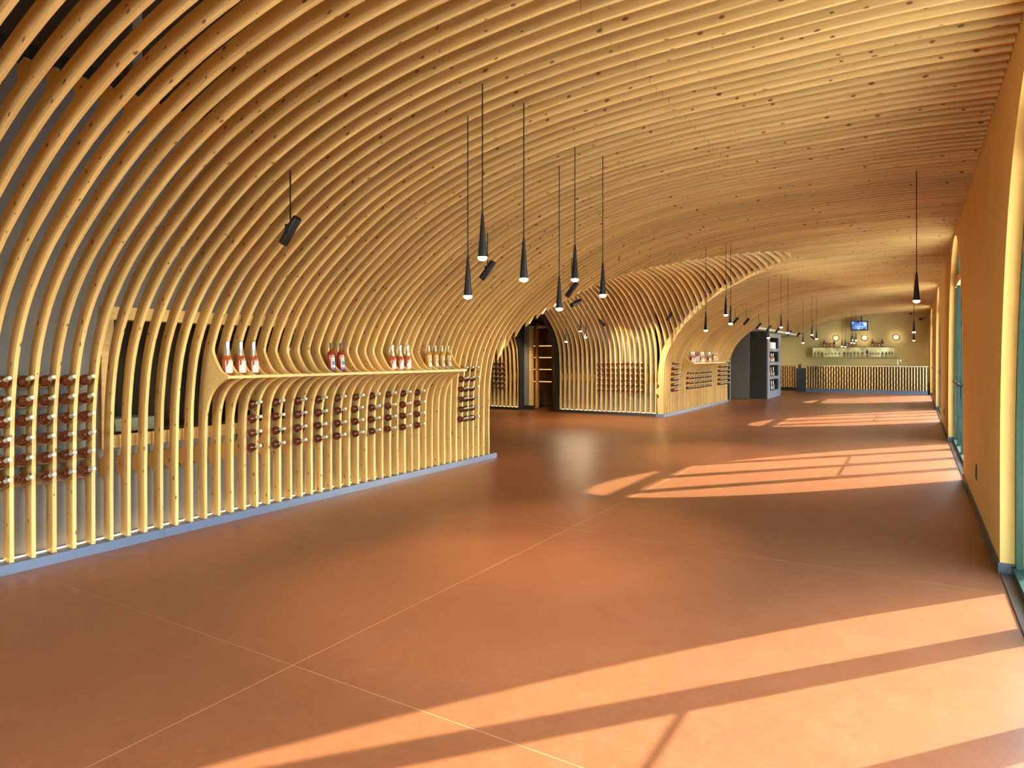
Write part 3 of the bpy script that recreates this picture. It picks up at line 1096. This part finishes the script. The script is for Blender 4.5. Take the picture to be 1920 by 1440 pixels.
POS3 = ['left', 'middle', 'right']
SHELF_Z = 1.4265
for names, gaps, key, desc, where in (
        (POS3, (11.5, 12.5, 13.5), 'silver', 'silver foil rosé bottle, white castle label', 'left trio of the near shelf'),
        (['left', 'right'], (20.5, 21.5), 'black', 'black capped red rosé bottle', 'dark topped pair of the near shelf'),
        (POS3, (27.5, 28.5, 29.5), 'silver', 'silver foil rosé bottle', 'right trio of the near shelf'),
        (['leftmost', 'second', 'third', 'rightmost'], (32.5, 33.5, 34.5, 35.5), 'white', 'golden bottle, cream cap', 'foursome on the near shelf')):
    for nm, g in zip(names, gaps):
        stand(key, (-5.50, Y0 + PITCH * g, SHELF_Z), '%s, %s of the %s' % (desc, nm, where), 'bottles on the near shelf', rnd.uniform(-0.1, 0.1))
for names, gaps, key, desc, where in (
        (POS3, (116.5, 117.5, 118.5), 'silver', 'silver foil rosé bottle', 'left trio of the far shelf'),
        (POS3, (119.5, 120.5, 121.5), 'black', 'black capped red rosé bottle', 'dark topped trio of the far shelf'),
        (POS3, (123.5, 124.5, 125.5), 'silver', 'silver foil rosé bottle', 'middle trio of the far shelf'),
        (['left', 'right'], (129.5, 130.5), 'silver', 'silver foil rosé bottle', 'silver pair of the far shelf'),
        (['leftmost', 'second', 'third', 'rightmost'], (133.5, 134.5, 135.5, 136.5), 'white', 'golden bottle, cream cap', 'foursome on the far shelf')):
    for nm, g in zip(names, gaps):
        stand(key, (-5.50, Y0 + PITCH * g, SHELF_Z), '%s, %s of the %s' % (desc, nm, where), 'bottles on the far shelf', rnd.uniform(-0.1, 0.1))

# ------------------------------------------------------------------ display cabinet in the alcove
CY0, CY1, CXF, CXB = 26.62, 29.50, -4.80, -5.46
cab = empty('display_cabinet', (CXB, CY0, 0))
tag(cab, 'tall slate grey open cabinet with four lit niches of bottles', 'cabinet')


def cb(name, mat, x0, x1, y0, y1, z0, z1):
    return box_ob(name, mat, (x0 - CXB, x1 - CXB, y0 - CY0, y1 - CY0, z0, z1), cab)


NZ = [(0.28, 0.72), (0.83, 1.27), (1.39, 1.81), (1.93, 2.36)]
cb('side_panel', DARKPANEL, CXB, CXF - 0.04, CY0, CY0 + 0.05, 0, 2.52)  # unlit near end: its shade is put into the dark panel colour
cb('side_panel', SLATE, CXB, CXF - 0.04, CY1 - 0.05, CY1, 0, 2.52)
cb('back_panel', DARKPANEL, CXB, CXB + 0.3, CY0 + 0.05, CY1 - 0.05, 0, 2.52)
cb('front_stile', SLATE, CXF - 0.04, CXF, CY0, CY0 + 0.42, 0, 2.52)
cb('front_stile', SLATE, CXF - 0.04, CXF, CY1 - 0.55, CY1, 0, 2.52)
zz = [0.0] + [z for p in NZ for z in p] + [2.52]
for k in range(0, len(zz), 2):
    cb('shelf', SLATE, CXB + 0.3, CXF, CY0 + 0.42, CY1 - 0.55, zz[k], zz[k + 1])
cb('niche_side', DARKPANEL, CXB + 0.3, CXF - 0.04, CY0 + 0.38, CY0 + 0.42, 0, 2.5)
cb('niche_side', DARKPANEL, CXB + 0.3, CXF - 0.04, CY1 - 0.55, CY1 - 0.51, 0, 2.5)
bz = [NZ[0][0], NZ[1][0], NZ[2][0]]
nn = ['bottom cabinet niche', 'second lowest cabinet niche', 'third lowest cabinet niche']
for k, z in enumerate(bz):
    keys = [('silver', 'black', 'silver', 'silver'), ('silver', 'silver', 'white', 'silver'), ('black', 'silver', 'silver', 'silver')][k]
    names = {'silver': 'silver foil rosé bottle', 'black': 'black capped red rosé bottle', 'white': 'golden bottle with cream cap'}
    for j, key in enumerate(keys):
        y = CY0 + 0.42 + 0.16 + j * 0.44 + rnd.uniform(-0.03, 0.03)
        stand(key, (CXF - 0.14, y, z + 0.002), '%s, %s from left in the %s' % (names[key], ['first', 'second', 'third', 'fourth'][j], nn[k]), 'bottles in the display cabinet', -0.4, 1.08)
for j in range(4):
    t = tag(ob('folded_carton', MB().box(-0.15, 0.15, -0.62, 0.62, 0, 0.058).mesh('folded_carton', WHITE), None, (CXF - 0.19, CY0 + 1.27 + 0.04 * (j % 2), NZ[3][0] + 0.003 + 0.06 * j)),
            'flat white carton, %s in the stack in the top cabinet niche' % ['lowest', 'second from below', 'third from below', 'topmost'][j], 'box', 'cartons in the top cabinet niche')

# ------------------------------------------------------------------ bar
BY = 32.85
bar = empty('bar_counter', (-1.95, BY, 0))
tag(bar, 'long bar counter faced with wavy pine slats below the back bar shelf', 'counter')
bx = -1.95
BX0, BX1 = -4.28, 0.44
box_ob('body', DARKPANEL, (BX0 - bx, BX1 - bx, 0.14, 0.75, 0.16, 1.16), bar)
box_ob('plinth', PLINTH, (BX0 - bx, BX1 - bx, 0.10, 0.70, 0, 0.16), bar)
box_ob('countertop', plain('counter_stone', (0.42, 0.34, 0.24), 0.3), (BX0 - bx - 0.02, BX1 - bx + 0.02, 0.03, 0.80, 1.165, 1.205), bar)


def fin(name, phase, amp):
    v, f = [], []
    zs = np.linspace(0.16, 1.165, 22)
    for z in zs:
        d = 0.05 + amp * math.sin(2 * PI * (z - 0.16) / 0.25 + phase)
        if z > 1.10:
            d += (z - 1.10) * 0.3
        v += [(-0.021, -d, z), (0.021, -d, z), (-0.021, 0.145, z), (0.021, 0.145, z)]
    for i in range(len(zs) - 1):
        q = 4 * i
        f += [(q, q + 1, q + 5, q + 4), (q + 2, q + 6, q + 7, q + 3), (q, q + 4, q + 6, q + 2), (q + 1, q + 3, q + 7, q + 5)]
    f += [(0, 2, 3, 1), (4 * 21, 4 * 21 + 1, 4 * 21 + 3, 4 * 21 + 2)]
    return mesh_from(name, v, f, PINE_O)


FINS = [fin('slat', ph, 0.032) for ph in (0, PI)]
nf = 45
for k in range(nf):
    ob('slat', FINS[k % 2], bar, (BX0 - bx + 0.05 + (BX1 - BX0 - 0.1) * k / (nf - 1), 0, 0))
side = empty('bar_counter', (-5.4, 33.75, 0), (0, 0, 0))
tag(side, 'short slatted side counter between display cabinet and bar gap', 'counter')
box_ob('body', DARKPANEL, (-0.9, 0.60, 0.14, 0.8, 0.16, 1.16), side)
box_ob('plinth', DARKPANEL, (-0.9, 0.60, 0.10, 0.8, 0, 0.16), side)
box_ob('countertop', plain('counter_stone_side', (0.42, 0.34, 0.24), 0.3), (-0.92, 0.70, 0.0, 0.85, 1.165, 1.205), side)
for k in range(14):
    ob('slat', FINS[k % 2], side, (-0.85 + 1.32 * k / 13, 0, 0))
ep = MB().prism([(-0.12, 1.165), (-0.06, 1.02), (0.0, 0.95), (0.0, 0.16), (0.14, 0.16), (0.14, 0.95), (0.14, 1.165)], 0, 0.555, 0.66)
ob('end_panel', ep.mesh('end_panel', PINE_O), side)
gate = empty('bar_gate', (-4.5, 33.1, 0))
tag(gate, 'low dark cabinet closing the gap at the left of the bar', 'cabinet')
box_ob('front', plain('navy_front', (0.010, 0.012, 0.022), 0.35), (-0.22, 0.20, 0, 0.5, 0.0, 1.05), gate)
box_ob('top', plain('navy_top', (0.05, 0.06, 0.13), 0.3), (-0.23, 0.21, -0.01, 0.52, 1.05, 1.085), gate)
t = empty('card_terminal', (-4.6, 33.32, 1.085))
tag(t, 'small dark brown terminal standing on the low gap cabinet', 'device')
box_ob('stand', BLACK, (-0.05, 0.05, -0.05, 0.05, 0, 0.06), t)
ob('screen', MB().prism([(-0.06, 0.05), (0.02, 0.17), (0.05, 0.16), (-0.03, 0.04)], 0, -0.07, 0.07).mesh('screen', plain('terminal_brown', (0.09, 0.05, 0.03), 0.4)), t)
tap = empty('bar_tap', (-0.66, 33.45, 1.205))
tag(tap, 'tall curved steel tap standing on the right of the bar', 'tap')
ob('spout', MB().tube([(0, 0, 0), (0, 0, 0.24)] + [(0.055 - 0.055 * math.cos(a), 0, 0.24 + 0.06 * math.sin(a)) for a in np.linspace(0.2, PI, 9)] + [(0.11, 0, 0.18)], 0.013, 8).mesh('spout', STEEL), tap)
ob('lever', MB().tube([(0, 0, 0.22), (-0.07, 0, 0.27)], 0.008, 6).mesh('lever', STEEL), tap)
ob('base', MB().lathe([(0.03, 0), (0.03, 0.02), (0.014, 0.03)], 12).mesh('base', STEEL), tap)

# back bar
bb_ = empty('back_bar_shelf', (-2.57, 35.4, 1.6))
tag(bb_, 'glowing marble back bar shelf on the olive wall', 'shelf')
HX = 1.72
box_ob('bottom_board', OLIVE, (-HX, HX, -0.30, 0, -0.03, 0.0), bb_)
box_ob('glowing_panel', ONYX, (-HX, HX, -0.06, -0.005, 0.0, 0.44), bb_)
box_ob('top_board', plain('top_board_gold', (0.40, 0.28, 0.10), 0.5), (-HX, HX, -0.28, 0, 0.44, 0.47), bb_)
box_ob('end_panel', plain('mirror_end', (0.6, 0.55, 0.4), 0.1, metal=0.9), (-HX, -HX + 0.02, -0.28, -0.06, 0, 0.44), bb_)


def small_bottle(kind, glass, capm, loc, label, group, sc=1.0):
    key = (kind, glass.name, capm.name)
    if key not in SMALL:
        zt = BM[kind][-1][1]
        SMALL[key] = (glass_mesh(kind, glass, 12), cap_mesh(kind, capm, zt - 0.055, zt, n=10), curved_label('front_label', BM[kind][3][0] + 0.0007, 0.03, lambda u: 0.11, -PI / 2 - 0.9, -PI / 2 + 0.9, LABEL_C, 6))
    g, c_, l_ = SMALL[key]
    o = ob('bar_bottle', g, None, loc)
    o.scale = (sc,) * 3
    tag(o, label, 'bottle', group)
    ob('capsule', c_, o)
    ob('front_label', l_, o)
    return o


SMALL = {}


def x_at(u, y):
    r = (u - 960) / F_PX
    return -y * (math.sin(TH) - r * math.cos(TH)) / (math.cos(TH) + r * math.sin(TH))


tops = [('left', [1545.5, 1551, 1557, 1564], ('d', 'f', 'f', 'd')), ('middle', [1588.5, 1594, 1599.5, 1605], ('f', 'f', 'f', 'f')), ('right', [1636, 1642.5, 1648.5, 1654.5], ('d', 'f', 'f', 'd'))]
for nm, us, ks in tops:
    for j, (u, k) in enumerate(zip(us, ks)):
        lab = '%s, %s of the %s group on top of the back bar' % ('tall dark bottle' if k == 'd' else 'squat amber bottle', ['leftmost', 'second', 'third', 'rightmost'][j], nm)
        if k == 'd':
            small_bottle('wine', liquid('brown_spirit', (0.20, 0.05, 0.012), 0.2) if 'brown_spirit' not in MATS else MATS['brown_spirit'], CAPS_K, (x_at(u, 35.25), 35.25, 2.073), lab, 'bottles on top of the back bar', 1.12)
        else:
            small_bottle('flask', liquid('amber_spirit', (0.72, 0.27, 0.04), 0.4) if 'amber_spirit' not in MATS else MATS['amber_spirit'], CAPS_W, (x_at(u, 35.25), 35.25, 2.073), lab, 'bottles on top of the back bar', 1.12)
led_us = [(1528, 'o'), (1535, 'a'), (1541.5, 'd'), (1583, 'd'), (1590, 'o'), (1595.5, 'o'), (1602, 'o'), (1609, 'o'), (1617, 'd'), (1626, 'k'), (1654.5, 'd'), (1661.5, 'd'), (1667.5, 'o'), (1673, 'o')]
WORD = ['first', 'second', 'third', 'fourth', 'fifth', 'sixth', 'seventh', 'eighth', 'ninth', 'tenth', 'eleventh', 'twelfth', 'thirteenth', 'fourteenth']
for j, (u, k) in enumerate(led_us):
    g = {'o': OLIVEGLASS, 'a': MATS['amber_spirit'], 'd': MATS['brown_spirit'], 'k': DARKGLASS}[k]
    nmk = {'o': 'olive', 'a': 'amber', 'd': 'dark brown', 'k': 'black'}[k]
    small_bottle('flask' if k == 'd' else 'spirit', g, CAPS_K if k in 'kd' else CAPS_W, (x_at(u, 35.2), 35.2, 1.603), '%s spirit bottle, %s from the left against the glowing marble' % (nmk, WORD[j]), 'bottles on the back bar ledge', 1.3 if k == 'k' else 1.05)
GL = smooth_by_angle(MB().lathe([(0.03, 0), (0.031, 0.004), (0.005, 0.01), (0.004, 0.09), (0.02, 0.105), (0.036, 0.14), (0.033, 0.19), (0.031, 0.19), (0.034, 0.14), (0.018, 0.108), (0.001, 0.10)], 12).mesh('wine_glass', CLEARGLASS), 50)
for j, u in enumerate([1549, 1554, 1560, 1566, 1574, 1632, 1637, 1642, 1647]):
    tag(ob('wine_glass', GL, None, (x_at(u, 35.2), 35.2, 1.603)), 'stemmed glass, %s of the %s glasses on the glowing back bar' % ((WORD[j], 'left') if j < 5 else (WORD[j - 5], 'right')), 'glass', 'glasses on the back bar ledge')

# tv on a ceiling arm
tv = empty('television', (-2.24, 34.9, 3.05))
tag(tv, 'black television with blue picture hanging over the bar', 'television')
tv.rotation_euler = (math.radians(-6), 0, math.radians(4))
box_ob('housing', BLACK, (-0.36, 0.36, -0.03, 0.05, -0.22, 0.22), tv)
box_ob('screen', TVPIC, (-0.315, 0.315, -0.036, -0.03, -0.18, 0.185), tv)
ob('ceiling_arm', MB().tube([(0.1, 0.05, 0.1), (0.1, 0.08, 0.55)], 0.018, 8).mesh('ceiling_arm', BLACK), tv)
# porthole wall lamps
port_light = bpy.data.lights.new('porthole_glow', 'POINT')
port_light.energy = 1.2
port_light.color = (1.0, 0.82, 0.55)
port_light.shadow_soft_size = 0.06
for j, u in enumerate((1567, 1621, 1680)):
    t = empty('porthole_lamp', (x_at(u, 35.38), 35.4, 2.5), (PI / 2, 0, 0))
    tag(t, 'round glowing wall lamp, %s of the three above the back bar' % ['left', 'middle', 'right'][j], 'lamp', 'porthole lamps above the bar')
    ob('ring', smooth_by_angle(MB().lathe([(0.125, 0), (0.13, 0.03), (0.115, 0.05), (0.09, 0.045), (0.058, 0.02), (0.057, 0.0)], 24).mesh('ring', plain('bronze_ring', (0.16, 0.11, 0.05), 0.3, metal=0.6) if 'bronze_ring' not in MATS else MATS['bronze_ring'])), t)
    l_ = bpy.data.objects.new('porthole_glow', port_light)
    l_.parent = t
    l_.location = (0, 0, 0.14)
    COL.objects.link(l_)
    ob('bulb', smooth_by_angle(MB().lathe([(0.055, 0.02), (0.048, 0.045), (0.028, 0.06), (0.001, 0.064)], 20).mesh('bulb', PORTHOLE)), t)
# wall security cameras and sensor
t = empty('security_camera', (0.20, 35.05, 3.30))
tag(t, 'white bullet security camera near the right corner over the bar', 'camera')
ob('body', MB().tube([(0.16, 0.2, 0.06), (0.0, 0.0, 0.0)], 0.05, 10).mesh('body', WHITE), t)
ob('lens', MB().tube([(0.0, 0.0, 0.0), (-0.02, -0.03, -0.01)], 0.055, 10).mesh('lens', BLACK), t)
ob('mount', MB().tube([(0.12, 0.15, 0.05), (0.2, 0.35, 0.08)], 0.025, 8).mesh('mount', WHITE), t)
t = empty('ceiling_sensor', (-0.18, 35.0, 3.57))
tag(t, 'tiny dark dome sensor under the ceiling over the bar', 'sensor')
ob('dome', smooth_by_angle(MB().lathe([(0.05, 0), (0.048, -0.03), (0.03, -0.06), (0.001, -0.07)], 12).mesh('dome', BLACK)), t)
tag(ob('wall_switch', MB().box(-0.05, 0.05, -0.02, 0, -0.05, 0.05).box(-0.025, 0.025, -0.026, -0.02, -0.03, 0.03).mesh('wall_switch', SOFFIT), None, (x_at(1696, 35.4), 35.4, 2.17)), 'small pale switch plate on the olive wall right of the lamps', 'switch')
# sockets on the piers
SOCK = [('first', 8.21, 0.43), ('second', 17.2, 0.40), ('third', 26.2, 0.40)]
for nm, y, z in SOCK:
    t = empty('wall_socket', (XW, y, z))
    tag(t, 'black socket plate on the %s ochre wall pier from the front' % nm, 'socket', 'sockets on the ochre wall')
    box_ob('plate', BLACK, (-0.008, 0, -0.045, 0.045, -0.08, 0.08), t)
    box_ob('insert', DARKPANEL, (-0.013, -0.008, -0.028, 0.028, -0.055, 0.055), t)

# ------------------------------------------------------------------ lamps
CONE = smooth_by_angle(MB().lathe([(0.006, 0.305), (0.010, 0.28), (0.032, 0.0), (0.030, 0.0), (0.024, 0.03)], 20).mesh('shade', BLACK), 40)
BULB = smooth_by_angle(MB().lathe([(0.0305, 0.002), (0.034, -0.006), (0.030, -0.016), (0.016, -0.024), (0.001, -0.026)], 16).mesh('lens', LENS), 60)
p_light = bpy.data.lights.new('pendant_glow', 'SPOT')
p_light.energy = 60
p_light.color = WARM
p_light.spot_size = math.radians(80)
p_light.spot_blend = 0.6
p_light.shadow_soft_size = 0.03
CABLES = {}


pw_light = p_light.copy()
pw_light.spot_size = math.radians(60)
pw_light.energy = 6
pp_light = p_light.copy()
pp_light.energy = 28
pp_light.spot_size = math.radians(165)


def pendant(x, y, zb, label, group, ztop=None, light=None, nm3='x'):
    zt = ztop if ztop is not None else z_main(x) + 0.01
    o = empty('pendant_lamp', (x, y, zb))
    tag(o, label, 'lamp', group)
    ln = round(zt - zb - 0.30, 3)
    ob('cable', MB().tube([(0, 0, 0.30), (0, 0, 0.30 + ln)], 0.0045, 6).mesh('cable', BLACK), o)
    ob('shade', CONE, o)
    ob('lens', BULB, o)
    if light is not None or (y < 12 and nm3[0] == 'm'):
        l_ = bpy.data.objects.new('pendant_glow', light or p_light)
        l_.parent = o
        l_.location = (0, 0, -0.045)
        COL.objects.link(l_)


CL = [('nearest triple cluster', [(-2.88, 4.10, 2.06), (-2.54, 3.79, 2.285), (-2.48, 4.25, 2.18)]),
      ('second triple cluster from the front', [(-2.88, 5.60, 2.06), (-2.58, 5.32, 2.29), (-2.50, 5.75, 2.18)]),
      ('triple cluster under the pale groin', [(-2.94, 10.97, 2.04), (-2.65, 11.10, 2.29), (-2.60, 11.21, 2.15)]),
      ('triple cluster in front of the far shelf', [(-2.94, 16.40, 2.05), (-2.63, 16.20, 2.28), (-2.56, 16.70, 2.17)]),
      ('triple cluster left of the back bar', [(-2.98, 22.30, 2.04), (-2.68, 21.90, 2.27), (-2.62, 22.50, 2.16)])]
CL += [('added triple cluster behind the viewer', [(-2.9, -1.3, 2.06), (-2.57, -1.5, 2.28), (-2.5, -1.1, 2.17)])]  # unseen cluster continuing the row, added to light the foreground
NM3 = ['left, lowest', 'middle, highest', 'right']
for where, pts in CL:
    for nm, (x, y, z) in zip(NM3, pts):
        pendant(x, y, z, 'black cone pendant, %s lamp of the %s' % (nm, where), 'cone pendants in clusters', None, None, nm)
for nm, (x, y, z) in zip(['first from the left', 'second from the left', 'third from the left, tilted row', 'fourth from the left', 'fifth from the left', 'rightmost'],
                         [(-2.61, 30.7, 2.04), (-2.50, 30.9, 2.03), (-2.25, 30.5, 2.18), (-2.22, 30.6, 2.30), (-2.15, 30.65, 2.17), (-2.10, 30.8, 2.28)]):
    pendant(x, y, z, 'black cone pendant hanging before the bar television, %s' % nm.replace(', tilted row', ''), 'cone pendants before the bar')
for nm, (x, y, z) in zip(['nearest', 'middle', 'farthest'], [(0.01, 8.28, 2.20), (-0.03, 18.38, 2.19), (-0.05, 26.48, 2.16)]):
    pendant(x, y, z, 'black cone pendant beside the window wall, %s of that row' % nm, 'cone pendants along the window wall', None, pw_light)
for nm, (x, y, z) in zip(['left, lowest', 'middle, highest', 'right'], [(-7.42, 14.8, 1.98), (-7.10, 14.95, 2.24), (-7.00, 15.05, 2.09)]):
    pendant(x, y, z, 'small looking black cone pendant in the side passage, %s' % nm, 'cone pendants in the passage', z_cross(y) + 0.01, pp_light)

CAN = smooth_by_angle(MB().lathe([(0.030, -0.12), (0.036, -0.12), (0.036, 0.115), (0.033, 0.12), (0.001, 0.12)], 20).mesh('can', BLACK), 40)
CANL = smooth_by_angle(MB().lathe([(0.029, -0.117), (0.02, -0.112), (0.001, -0.11)], 14).mesh('spot_lens', LENS), 60)
ROD = MB().tube([(0, 0, 0), (0, 0, 0.40)], 0.006, 6).mesh('rod', BLACK)
YOKE = MB().box(-0.012, 0.012, -0.042, -0.036, -0.03, 0.03).box(-0.012, 0.012, -0.042, 0.012, 0.03, 0.045).mesh('yoke', BLACK)
s_light = bpy.data.lights.new('spot_glow', 'SPOT')
s_light.energy = 20
s_light.color = WARM
s_light.spot_size = math.radians(75)
s_light.spot_blend = 0.7
s_light.shadow_soft_size = 0.03


def spot(x, y, zc, aim, label, ztop, group='track spots along the vault', energy=None, size=None):
    o = empty('ceiling_spotlight', (x, y, zc))
    tag(o, label, 'spotlight', group)
    r_ = ob('rod', ROD, o, (0, 0, 0.03))
    r_.scale = (1, 1, (ztop - zc - 0.03) / 0.40)
    q = Vector(aim).normalized().to_track_quat('-Z', 'Y').to_euler()
    c_ = ob('can', CAN, o, (0, 0, 0), q)
    ob('spot_lens', CANL, c_)
    ob('yoke', YOKE, o)
    d = s_light
    if energy:
        d = s_light.copy()
        d.energy = energy
    if size:
        d.spot_size = math.radians(size)
        d.color = (1.0, 0.88, 0.70)
    l_ = bpy.data.objects.new('spot_glow', d)
    l_.parent = o
    l_.location = Vector(aim).normalized() * 0.14
    l_.rotation_euler = q
    COL.objects.link(l_)


LW = (-0.55, 0.0, -0.62)
SP = [(-4.11, 3.48, 2.57, 'nearest black spotlight, hanging left over the near ribs'), (-4.14, 6.28, 2.58, 'black spotlight just right of the nearest pendant cluster'),
      (-4.16, 8.48, 2.55, 'black spotlight below the second pendant cluster'),
      (-4.30, 19.1, 2.60, 'black spotlight half hidden behind the groin pendants'), (-4.18, 19.95, 2.62, 'black spotlight over the right of the far shelf'),
      (-4.22, 21.9, 2.57, 'black spotlight by the far arch edge'), (-4.22, 23.6, 2.56, 'black spotlight over the display cabinet left side'),
      (-4.24, 25.4, 2.56, 'black spotlight over the display cabinet'), (-4.26, 28.1, 2.54, 'black spotlight right of the display cabinet'),
      (-4.26, 30.5, 2.55, 'black spotlight lighting the olive wall by the cabinet')]
for x, y, z, lab in SP:
    spot(x, y, z, LW if y < 29 else (-0.5, 0.75, -0.5), lab, z_main(x) + 0.02, energy=22 if y < 29 else 110)
spot(-3.75, 30.9, 2.42, (0.5, 0.6, -0.5), 'far black spotlight turned toward the bar', z_main(-3.75) + 0.02, energy=90)
spot(-7.07, 16.2, 2.50, (0.35, 0.75, -0.6), 'black spotlight over the passage bottle rack', z_cross(16.2) + 0.02, energy=60)
spot(-5.25, 16.2, 2.60, (-0.6, 0.45, -0.62), 'black spotlight by the passage corner post', z_cross(16.2) + 0.02, energy=60)
spot(-9.05, 16.2, 2.46, (-0.6, 0.3, -0.62), 'black spotlight over the passage door', z_cross(16.2) + 0.02, energy=60)
spot(-4.95, 10.25, 2.52, (-0.25, -0.75, -0.35), 'dazzling lit spotlight under the near groin', z_cross(10.25) + 0.02)
spot(-6.9, 10.2, 2.50, (1.9, 6.3, 0.3), 'added black spotlight, near side of the passage, brightening the far vault', z_cross(10.2) + 0.02, energy=550, size=80)  # hidden spot added to brighten the upper passage ribs
